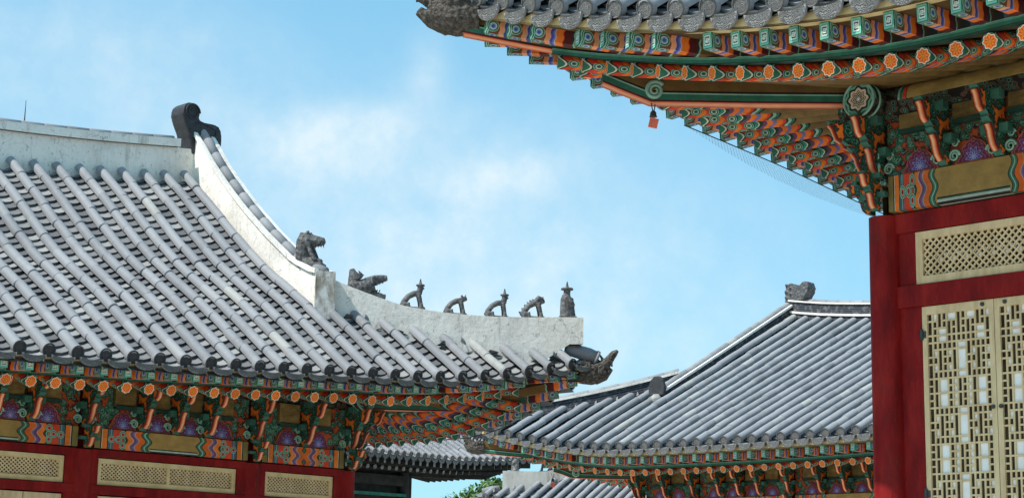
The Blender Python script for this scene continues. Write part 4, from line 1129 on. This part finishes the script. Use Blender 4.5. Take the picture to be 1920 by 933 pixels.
def door_leaf(h, uhi, wd, ztop, zbot, hinge):
    """leaf spans uhi-wd .. uhi; column 0 of the pattern is at the high-u side"""
    fw = .055; vo = .025; t = .024; mb = MB(); a, b = uhi-wd+.003, uhi-.003
    for z0, z1 in ((ztop-fw*1.3, ztop), (zbot, zbot+.18)): mb.box(h.W((a+b)/2, h.v0+vo, (z0+z1)/2), h.D((b-a)/2, 0), h.D(0, t), (0, 0, (z1-z0)/2))
    for p, q in ((a, a+fw*.85), (b-fw*.85, b)): mb.box(h.W((p+q)/2, h.v0+vo, (zbot+.18+ztop-fw*1.3)/2), (0, 0, (ztop-fw*1.3-zbot-.18)/2), h.D((q-p)/2, 0), h.D(0, t))
    d = h.part(mb, 'door_leaf', 'cream_wood')
    x0 = b-fw*.85; cw = (b-a-fw*1.7)/13; zt_ = ztop-fw*1.3; ch = (zt_-zbot-.18)/46; bw = .0125
    mb = MB(); pm = MB()
    for r in range(46):
        for c in range(13):
            g_, wv = GRID[r][c]; ua = x0-c*cw; za = zt_-r*ch
            if c < 12 and GRID[r][c+1][0] != g_:
                mb.box(h.W(ua-cw, h.v0+vo-.006, za-ch/2), (0, 0, ch/2), h.D(bw*.62, 0), h.D(0, .007))
            if r < 45 and GRID[r+1][c][0] != g_:
                mb.box(h.W(ua-cw/2, h.v0+vo-.0085, za-ch), h.D(cw/2, 0), h.D(0, .007), (0, 0, bw*.62))
    pv = [h.W(x0-c*cw, h.v0+vo+.001, zt_-r*ch) for r in range(47) for c in range(14)]
    pm.add(pv, [(r*14+c, r*14+c+1, r*14+c+15, r*14+c+14) for r in range(46) for c in range(13)], None, [0 if GRID[r][c][1] else 1 for r in range(46) for c in range(13)])
    h.part(mb, 'lattice', 'cream_wood', d); h.part(pm, 'paper', ['paper', 'lattice_dark'], d)
    # round iron studs and hinges
    for uu, zz in ((a+fw*.6 if hinge > 0 else b-fw*.6, 1.62), ((a+.10) if hinge > 0 else (b-.10), ztop-.035)):
        mb = MB(); c = h.W(uu, h.v0+vo-t-.012, zz); mb.cyl(c, c+h.D(0, .02), .017, .019, 14); h.part(mb, 'door_stud', 'iron', d)
    for zz in (2.27, .93, -.3):
        uu = b+.004 if hinge > 0 else a-.004
        mb = MB(); mb.cyl(h.W(uu, h.v0+vo-t-.008, zz+.045), h.W(uu, h.v0+vo-t-.008, zz-.045), .016, .016, 10); mb.box(h.W(uu-(.02 if hinge > 0 else -.02), h.v0+vo-t-.003, zz), h.D(.02, 0), h.D(0, .003), (0, 0, .03)); h.part(mb, 'hinge', 'iron', d)
for a, b in zip(Rc[:-1], Rc[1:]):
    n = 2 if b > 8 else 4; x = b-.348; wd = .683 if n == 2 else (b-a-.696)/n
    for k in range(n): door_leaf(R, x-k*wd, wd, 2.508, -.55, 1 if k % 2 == 0 else -1)
dragon_cap(R, (10.93, 10.18), (1, -1), 4.97, 1.25, lift=.02)
ridge_wall(R, hip_pts(R, 7.4, 10.72, 14, -.1, .36), .26, 'hip_ridge', 'plaster', cap=True)
corner_tiles(R, 10.78, R.zf(10.78, R.hip_v(10.78)), 0, None, 1.05)

# ================================================================== hall in the middle distance
Mh = Hall('B', 'palace_hall', 'grey tiled palace hall in the middle distance, partly hidden by the red corner column', u_col=23.5, v0=27.2, ve0=25.0, vc=24.72, uc=25.95, ue0=25.7, m=1.12,
          u0=22.3, A=.74, u_row=22.866, u_g=23.02, vr=31.7,
          prof=[(25.0, 2.93), (25.99, 3.448), (27.12, 4.017), (28.34, 4.63), (29.79, 5.37), (31.56, 6.276)], es=(.02, .0035), rs=(.15, .0125), expo=.16, rpitch=.315, dzr=.47, dzb=.27, rr=.07, far=True, tr=.078, pz=.082, zlow=2.45)
Mh.roof(20, 8); Mh.timber(15.8, 5)
Mh.hip_rafter((24.72, 25.78), 2.57, (25.85, 24.82), 2.93)
Mc = [14.6, 17.2, 19.8, 22.1, 23.5]
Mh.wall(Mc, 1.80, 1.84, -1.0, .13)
Mh.beams(Mc, 1.83, 2.03, .13)
Mh.brackets(Mc, [4, 4, 4, 2], 2.04, Mh.zc-.12-2.04, .22, .2, .5)
for a, b in zip(Mc[:-1], Mc[1:]):
    Mh.red_bar(a+.1, b-.1, 1.70, 1.815, .075); Mh.transom(a+.2, b-.2, 1.40, 1.69, -.01, .05, False, px=.08, pz=.07, bw=.016); Mh.red_bar(a+.1, b-.1, 1.29, 1.395, .075)
us = np.linspace(13.5, 23.06, 22)
o = ridge_wall(Mh, [(u, 31.72, Mh.zf(u, 31.56)-.3, Mh.zf(u, 31.56)+.10) for u in us], .34, 'main_ridge', 'ridge_clay', cap=False, lip=.05, lipmat='plaster')
ridge_wall(Mh, [(u, 31.72, Mh.zf(u, 31.56)+.10, Mh.zf(u, 31.56)+.36) for u in us], .26, 'ridge_upper_course', 'ridge_clay', cap=True, lip=.035, lipmat='plaster', parent=o)
vs = np.linspace(31.9, 27.2, 22)
ridge_wall(Mh, [(23.10, v, Mh.Pz(v)-.2, Mh.Pz(v)+.19+.085*(v-27.2)/4.6) for v in vs], .24, 'gable_ridge', 'ridge_clay', cap=True, lip=.05, lipmat='plaster')
mb = MB(); mb.add([Mh.W(23.2, 27.3, 3.9), Mh.W(23.2, 31.7, 3.9), Mh.W(23.2, 31.7, 6.5), Mh.W(23.2, 27.3, 4.3)], [(0, 1, 2, 3)]); Mh.part(mb, 'gable_wall', 'red_wood')
ridge_wall(Mh, hip_pts(Mh, 23.2, 25.72, 14, -.15, lambda t: .27-.05*t), .22, 'hip_ridge', 'ridge_clay', cap=True, lip=.05, lipmat='plaster')
corner_tiles(Mh, 25.74, Mh.zf(25.74, Mh.hip_v(25.74)), 0, None)
dragon_cap(Mh, (25.87, 24.80), (1, -.9), 2.93, .95)

# ================================================================== low gallery far behind, and the roof beside it
Dh = Hall('A', 'gallery', 'dark shaded gallery far behind under a low grey tiled roof', u_col=37.3, v0=41.9, ve0=40.0, vc=39.85, uc=40.7, ue0=40.5, m=1.0,
          u0=37.0, A=.35, u_row=36.0, u_g=34.0, vr=45.5, pitch=.287, expo=.3, rpitch=.287,
          prof=[(40.0, 4.30), (41.5, 5.1), (43.0, 5.95), (45.5, 7.4)], es=(0, 0), rs=(0, 0))
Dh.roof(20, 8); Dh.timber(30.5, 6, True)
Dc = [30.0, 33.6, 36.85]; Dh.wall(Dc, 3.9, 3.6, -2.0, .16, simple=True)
mb = MB(); mb.box(Dh.W(33.4, 41.8, 3.17), Dh.D(3.4, 0), Dh.D(0, .09), (0, 0, .045)); Dh.part(mb, 'green_batten', 'band_teal')
mb = MB(); mb.box(Dh.W(33.4, 41.84, 3.62), Dh.D(3.4, 0), Dh.D(0, .08), (0, 0, .16)); Dh.part(mb, 'tie_beam', 'shaded_wood')
Dh.hip_rafter((39.7, 40.6), 3.95, (40.55, 39.95), 4.2, True)
ridge_wall(Dh, hip_pts(Dh, 35.2, 40.4, 12, -.1, .3), .22, 'hip_ridge', 'ridge_clay', cap=True)

Fh = Hall('B', 'palace_hall', 'lower tiled hall behind, its white plastered corner ridge rising under the middle eave', u_col=29.75, v0=32.6, ve0=30.75, vc=30.3, uc=31.75, ue0=31.5, m=.8,
          u0=28.6, A=.70, u_row=28.3, u_g=28.4, vr=34.9, expo=.2,
          prof=[(30.75, 2.19), (31.95, 3.0), (32.9, 3.58), (34.9, 5.0)], es=(0, 0), rs=(0, 0))
Fh.roof(14, 6); Fh.timber(25.0, 3)
Fh.wall([24.0, 26.9, 29.75], 1.3, 1.3, -1.9, .13)
Fh.hip_rafter((31.0, 31.1), 1.75, (31.65, 30.42), 2.1)
zf_top = lambda u: 3.16-.012*(31.4-u)
us = np.linspace(28.5, 31.28, 14)
ridge_wall(Fh, [(u, Fh.hip_c(u), Fh.zf(u, Fh.hip_v(u))-.2, max(zf_top(u), Fh.zf(u, Fh.hip_v(u))+.28)) for u in us], .26, 'hip_ridge', 'dulled_plaster', cap=False)
corner_tiles(Fh, 31.44, Fh.zf(31.44, Fh.hip_v(31.44)), 0, None)

# ================================================================== ridge ornaments (each stands on a ridge)
def place(me, name, h, uvz, d, label, cat, group=None, mat=None, scale=1.):
    """figures are modelled with +x along the ridge towards the corner, z up"""
    if mat: me.materials.clear(); me.materials.append(M[mat])
    p = h.W(*uvz); a = h.D(*d); a /= np.linalg.norm(a); z = np.array([0, 0, 1.]); b = np.cross(z, a)
    o = link(name, me, None, tuple(p), (a*scale, b*scale, z*scale)); return tag(o, label, cat, group)
def hip_dir(h): return (1, -h.m)
def tubes(lst):
    mb = MB()
    for P, Rr, n in lst: mb.tube(P, Rr, n)
    return mb
GRP = 'ridge beasts on the white corner ridge'
def arch_beast(hat, spikes=False, lean=0., slim=1.):
    """kneeling figure: rump and tail behind, arched back, head forward, two straight arms, slab base"""
    mb = MB(); s = slim
    mb.box((0, 0, .012), (.125, 0, 0), (0, .05, 0), (0, 0, .018))
    mb.tube([(-.125, 0, .03), (-.105, 0, .085), (-.06, 0, .145), (.0, 0, .178), (.055+lean, 0, .185)], [.034*s, .034*s, .033*s, .035*s, .036*s], 10)
    mb.tube([(-.13, 0, .02), (-.10, 0, .03), (-.03, 0, .028)], [.03, .032, .018], 8)
    for sg in (1, -1):
        mb.tube([(.05+lean, .03*sg, .18), (.068+lean*.6, .036*sg, .10), (.085, .036*sg, .02)], [.026*s, .022*s, .024*s], 8)
        mb.tube([(-.115, .035*sg, .05), (-.06, .045*sg, .055), (-.06, .045*sg, .015)], [.026, .026, .022], 7)
    hx = .07+lean
    if hat:
        mb.tube([(.055+lean, 0, .18), (hx, 0, .235), (hx+.002, 0, .268)], [.036, .033, .034], 10)
        mb.tube([(hx+.032, 0, .243), (hx+.046, 0, .240)], [.012, .008], 6)                 # nose
        mb.tube([(hx, 0, .266), (hx, 0, .284)], [.052, .048], 12); mb.tube([(hx, 0, .28), (hx, 0, .312), (hx, 0, .35)], [.022, .013, .006], 8)
    else:
        mb.tube([(.04+lean, 0, .18), (hx+.01, 0, .205), (hx+.055, 0, .212)], [.034, .036, .022], 10)
        for sg in (1, -1): mb.tube([(hx, .02*sg, .22), (hx-.012, .026*sg, .255)], [.014, .006], 6)
        mb.tube([(hx+.03, 0, .225), (hx+.04, 0, .26)], [.012, .006], 6)
    if spikes:
        for k in range(6):
            t = k/5; x = -.13+.15*t; z = .05+.15*math.sin(t*1.4)
            mb.tube([(x, 0, z), (x-.04, 0, z+.03)], [.022, .007], 6)
        mb.tube([(.03+lean, 0, .2), (.06+lean, 0, .235), (.10+lean, 0, .225)], [.035, .042, .028], 10)
    return sculpt(mb, .006, .003, 26, 2)
def stand_beast():
    mb = MB()
    mb.box((0, 0, .014), (.095, 0, 0), (0, .06, 0), (0, 0, .02))
    mb.tube([(-.01, 0, .02), (-.015, 0, .12), (-.02, 0, .22), (-.015, 0, .275)], [.078, .072, .062, .045], 12)
    for sg in (1, -1): mb.tube([(-.02, .05*sg, .25), (.03, .072*sg, .18), (.06, .03*sg, .155)], [.026, .024, .02], 8)
    for k in range(5): mb.tube([(.04, 0, .05+.042*k), (.088-.006*k, 0, .055+.042*k)], [.034, .020], 8)
    mb.tube([(-.012, 0, .27), (-.008, 0, .325)], [.038, .04], 10)
    mb.tube([(-.008, 0, .33), (-.008, 0, .352)], [.072, .066], 14); mb.tube([(-.008, 0, .35), (-.008, 0, .385), (-.008, 0, .43)], [.022, .014, .006], 8)
    return sculpt(mb, .006, .003, 26, 2)
beasts = [(775, 577, arch_beast(True), 'hatted kneeling ridge beast leaning forward, the one nearest the open-mouthed dragon head', 1.13, 'ornament_clay'),
          (855, 587, arch_beast(False), 'low hatless kneeling ridge beast, the smallest on the white corner ridge', 1.05, 'ornament_clay'),
          (932, 593, arch_beast(True, False, .012, .95), 'hatted ridge beast in the middle of the row, with a wide arched back', 1.1, 'ornament_clay'),
          (1000, 595, arch_beast(False, True, .0), 'spiny ridge beast with bent head, beside the standing figure', 1.12, 'ornament_clay'),
          (1064, 592, stand_beast(), 'upright robed ridge figure with a brimmed hat at the ridge end', 1.13, 'ornament_clay')]
def on_hip(px):
    lo, hi = 13.0, 15.95
    for _ in range(40):
        mid = (lo+hi)/2; p = L.W(mid, L.hip_c(mid), hz(mid)+.012)-np.array([0, 0, ZE]); x = 960+F_PX*(p@RT)/(p@FW)
        lo, hi = (mid, hi) if x < px else (lo, mid)
    return lo
for px, py, me, lab, sc, mt in beasts:
    u = on_hip(px); place(me, 'ridge_beast', L, (u, L.hip_c(u), hz(u)+.004), hip_dir(L), lab, 'ridge figure', GRP, mt, sc)
def dragon_head(jaw=.0, crest=1.):
    mb = MB()
    mb.box((0, 0, .02), (.21, 0, 0), (0, .09, 0), (0, 0, .03))
    mb.tube([(-.20, 0, .05), (-.17, 0, .16), (-.19, 0, .27), (-.215, 0, .36*crest)], [.085, .09, .065, .03], 12)      # mane swept back
    mb.tube([(-.16, 0, .09), (-.03, 0, .13), (.06, 0, .17)], [.11, .12, .095], 14)
    mb.tube([(-.02, 0, .185), (.10, 0, .24), (.19, 0, .262), (.235, 0, .27)], [.08, .062, .046, .034], 12)              # upper jaw
    mb.tube([(-.02, 0, .07), (.08, 0, .045), (.18, 0, .04)], [.07, .048, .03], 12)                             # lower jaw
    for sg in (1, -1):
        mb.tube([(.05, .06*sg, .25), (.065, .085*sg, .258)], [.034, .02], 8)
        mb.tube([(.215, .03*sg, .265), (.225, .035*sg, .285)], [.02, .012], 6)
        for k in range(5): mb.tube([(-.20+.045*k, .08*sg, .10+.012*k), (-.245+.045*k, .10*sg, .15+.012*k)], [.026, .009], 6)
        for k in range(4): mb.tube([(.07+.035*k, .036*sg, .20+.014*k), (.075+.035*k, .036*sg, .15+.014*k)], [.015, .005], 5)
        for k in range(3): mb.tube([(.07+.035*k, .035*sg, .085), (.075+.035*k, .035*sg, .118)], [.011, .004], 5)
        for k in range(3): mb.tube([(-.14+.03*k, .06*sg, .22+.02*k), (-.20+.03*k, .07*sg, .30+.015*k)], [.026, .008], 6)
    return sculpt(mb, .0075, .008, 20, 1)
u = on_hip(690); place(dragon_head(), 'dragon_head', L, (u, L.hip_c(u), hz(u)-.02), hip_dir(L), 'dark clay dragon head with open toothed jaws on the white corner ridge', 'dragon head', 'dragon heads on the left roof', 'ornament_clay', .98)
# the dragon head that closes the gable ridge: tall hollow mouth facing outwards
mb = MB()
mb.box((0, 0, .0), (.15, 0, 0), (0, .10, 0), (0, 0, .03))
mb.tube([(-.13, 0, .02), (-.125, 0, .16), (-.115, 0, .31), (-.09, 0, .405)], [.08, .095, .098, .075], 12)
mb.tube([(-.08, 0, .33), (.02, 0, .31), (.10, 0, .305), (.15, 0, .31)], [.095, .075, .058, .04], 10)
mb.tube([(-.10, 0, .05), (.03, 0, .045), (.12, 0, .035)], [.085, .07, .05], 10)
for sg in (1, -1):
    mb.tube([(-.08, .075*sg, .30), (-.02, .085*sg, .22), (.02, .085*sg, .12), (.06, .075*sg, .05)], [.04, .03, .03, .034], 8)
    mb.tube([(-.06, .05*sg, .40), (-.045, .065*sg, .43)], [.03, .016], 7)
    for k in range(4): mb.tube([(-.15, .06*sg, .08+.06*k), (-.185, .075*sg, .12+.06*k)], [.028, .010], 6)
    for k in range(4): mb.tube([(.02+.035*k, .035*sg, .27), (.025+.035*k, .035*sg, .225)], [.012, .004], 5)
place(sculpt(mb, .0075, .008, 20, 1), 'dragon_head', L, (13.02, 16.62, zt(16.62)-.03), (.55, -.83), 'hollow-mouthed dragon head at the foot of the steep gable ridge', 'dragon head', 'dragon heads on the left roof', 'ornament_clay', 1.0)

# great end tile of the left main ridge: scroll over a long-backed body
mb = MB(); th = .30
body = [(-.175, -.06), (-.215, .04), (-.275, .15), (-.315, .26), (-.30, .36), (-.235, .42), (-.15, .43), (-.075, .39), (-.045, .31), (-.05, .225), (-.01, .19), (.18, .20), (.27, .185), (.315, .12), (.33, .0), (.32, -.12), (.10, -.10), (.09, -.27), (-.13, -.27)]
mb.plate(((0, 0, 0), (1, 0, 0), (0, 0, 1), (0, 1, 0)), body, th)
me = sculpt(mb, .016, 0, 12, 3)
cw = place(me, 'ridge_end_ornament', L, (12.98, 19.22, 6.02), (1, 0), 'black scrolled clay ridge-end ornament at the end of the white main ridge', 'roof ornament', None, 'ornament_dark')
for y in (-th/2, th/2):
    mb = MB(); mb.tube([(-.165+.118*(1-k/60*.8)*math.cos(k/60*15), y, .30+.118*(1-k/60*.8)*math.sin(k/60*15)) for k in range(61)], .014, 6)
    link('carved_scroll', mb.mesh('carved_scroll', 'ornament_dark'), cw)
    mb = MB(); mb.tube([(-.20, y, .06), (-.05, y, .19), (.1, y, .16), (.23, y, .12), (.22, y, .02), (-.05, y, .03)], .014, 6); link('carved_line', mb.mesh('carved_line', 'ornament_dark'), cw)

# middle hall: ridge-end ornament and the tile closing its gable ridge
mb = MB(); mb.plate(((0, 0, 0), (1, 0, 0), (0, 0, 1), (0, 1, 0)), [(.26, 0), (.24, .12), (.27, .20), (.22, .26), (.25, .36), (.17, .34), (.10, .36), (.03, .29), (-.06, .27), (-.16, .36), (-.27, .35), (-.31, .24), (-.26, .11), (-.17, .0)], .26)
for k in range(9): mb.tube([(.20-.05*(k % 4), .12*(-1)**k, .07+.03*k), (.23-.05*(k % 4), .17*(-1)**k, .09+.03*k)], [.035, .012], 6)
for k in range(4): mb.tube([(.22, 0, .06+.08*k), (.33, 0, .05+.085*k)], [.04, .014], 6)
place(sculpt(mb, .013, .03, 16, 2), 'ridge_end_ornament', Mh, (22.86, 31.72, Mh.zf(22.9, 31.56)+.36), (1, 0), 'ragged dark dragon-shaped ornament on the ridge end of the middle hall', 'roof ornament', None, 'ornament_clay', 1.15)
mb = MB(); mb.plate(((0, 0, 0), (0, 1, 0), (0, 0, 1), (1, 0, 0)), [(-.17, 0), (.17, 0), (.20, .16), (.15, .32), (.06, .40), (-.06, .40), (-.15, .32), (-.20, .16)], .09)
e = place(sculpt(mb, .012, 0, 12, 3), 'ridge_end_tile', Mh, (23.10, 27.12, Mh.Pz(27.12)+.12), (-.12, -1), 'dark upright end tile closing the gable ridge of the middle hall, set in white mortar', 'roof tile', None, 'ornament_dark')
mb = MB(); mb.tube([(.03, 0, -.12), (.05, 0, -.04), (.055, 0, .03)], [.11, .11, .06], 12); me = sculpt(mb, .015, .02, 14, 2); me.materials.append(M['dulled_plaster']); link('mortar', me, e)
# figures on the white ridge of the lower hall
u = 31.05
place(stand_beast(), 'ridge_beast', Fh, (u, Fh.hip_c(u), zf_top(u)-.01), hip_dir(Fh), 'pale standing ridge figure on the white ridge below the middle hall', 'ridge figure', 'beasts on the lower white ridge', 'ornament_grey', 1.15)
u = 30.45
place(arch_beast(False), 'ridge_beast', Fh, (u, Fh.hip_c(u), zf_top(u)-.01), hip_dir(Fh), 'dark arched ridge beast on the white ridge below the middle hall', 'ridge figure', 'beasts on the lower white ridge', 'ornament_dark', 1.25)

# ================================================================== wind bells under the corner timbers
def wind_bell(p, sc, label, turn):
    t = thing('wind_bell', label, 'wind bell', tuple(p), 'wind bells under the roof corners')
    mb = MB()
    for sx in (-1, 1):
        mb.tube([(sx*.035*sc, 0, 0), (sx*.02*sc, 0, -.07*sc), (0, 0, -.135*sc)], .006*sc, 6)
    link('chain', mb.mesh('chain', 'iron'), t)
    mb = MB(); mb.tube([(0, 0, -.10*sc), (0, 0, -.12*sc), (0, 0, -.155*sc), (0, 0, -.165*sc)], [.012*sc, .03*sc, .034*sc, .04*sc], 14); link('bell', mb.mesh('bell', 'iron'), t)
    mb = MB(); c = math.cos(turn); s_ = math.sin(turn)
    A = np.array([c, s_, 0]); q = math.radians(58); B = np.array([0, 0, 1.])
    out = [(-.052, -.045), (.035, -.062), (.056, .028), (-.03, .05)]
    mb.plate(((0, 0, -.22*sc), A*sc, B*sc, np.array([-s_, c, 0])), out, .03*sc); link('plate', mb.mesh('plate', 'coral_plate'), t)
    return t
q = R.W(9.74, 11.37, 4.36); wind_bell(q, .9, 'coral red wind bell plate hanging under the nearest eave corner', math.radians(-45))
q = Mh.W(24.72, 25.76, 2.54); wind_bell(q, 1.0, 'small dark red wind bell hanging under the corner of the middle hall', math.radians(-45))
# thin lightning rod on the left ridge
mb = MB(); z0 = L.zf(10.47, 19.02)+.56; mb.tube([L.W(10.47, 19.26, z0), L.W(10.47, 19.26, z0+.30)], [.008, .004], 6); mb.tube([L.W(10.47, 19.26, z0-.02), L.W(10.47, 19.26, z0+.03)], [.03, .02], 8)
tag(build(mb, 'lightning_rod', 'iron'), 'thin dark lightning rod standing on the left ridge', 'lightning rod')

# ================================================================== trees in the gap
def tree(x, y, h, r, label, n=7000):
    t = thing('broadleaf_tree', label, 'tree', (x, y, 0))
    mb = MB(); mb.tube([(0, 0, -.1), (.1, 0, h*.3), (-.1, .1, h*.6), (0, .2, h*.85)], [.28, .22, .14, .05], 10)
    for k in range(9):
        a = rng.random()*6.28; z = h*(.35+.45*rng.random()); mb.tube([(0, 0, z), (math.cos(a)*r*.4, math.sin(a)*r*.4, z+r*.3), (math.cos(a)*r*.8, math.sin(a)*r*.8, z+r*.45)], [.09, .06, .02], 6)
    link('trunk', mb.mesh('trunk', 'bark'), t)
    mb = MB(); cl = [(rng.normal(0, .42, 3)*np.array([r, r, r*.7])+np.array([0, 0, h*.74]), .55+.5*rng.random()) for _ in range(26)]
    for _ in range(n):
        c, q = cl[rng.integers(len(cl))]; d = rng.normal(0, 1, 3); d /= np.linalg.norm(d); p = c+d*q*(.6+.5*rng.random())
        a = rng.normal(0, 1, 3); a /= np.linalg.norm(a); b = np.cross(a, d); b /= max(np.linalg.norm(b), .01); s_ = .065+.055*rng.random()
        mb.add([p-a*s_, p+b*s_*.5, p+a*s_, p-b*s_*.5], [(0, 1, 2, 3)], None, 0, False, clamp(.5+.25*d[2]*0+rng.normal(0, .28)))
    link('crown', mb.mesh('crown', 'leaf'), t)
tree(44.6, 46.4, 6.35, 2.2, 'green leafy tree seen in the gap beside the dark gallery', 22000)
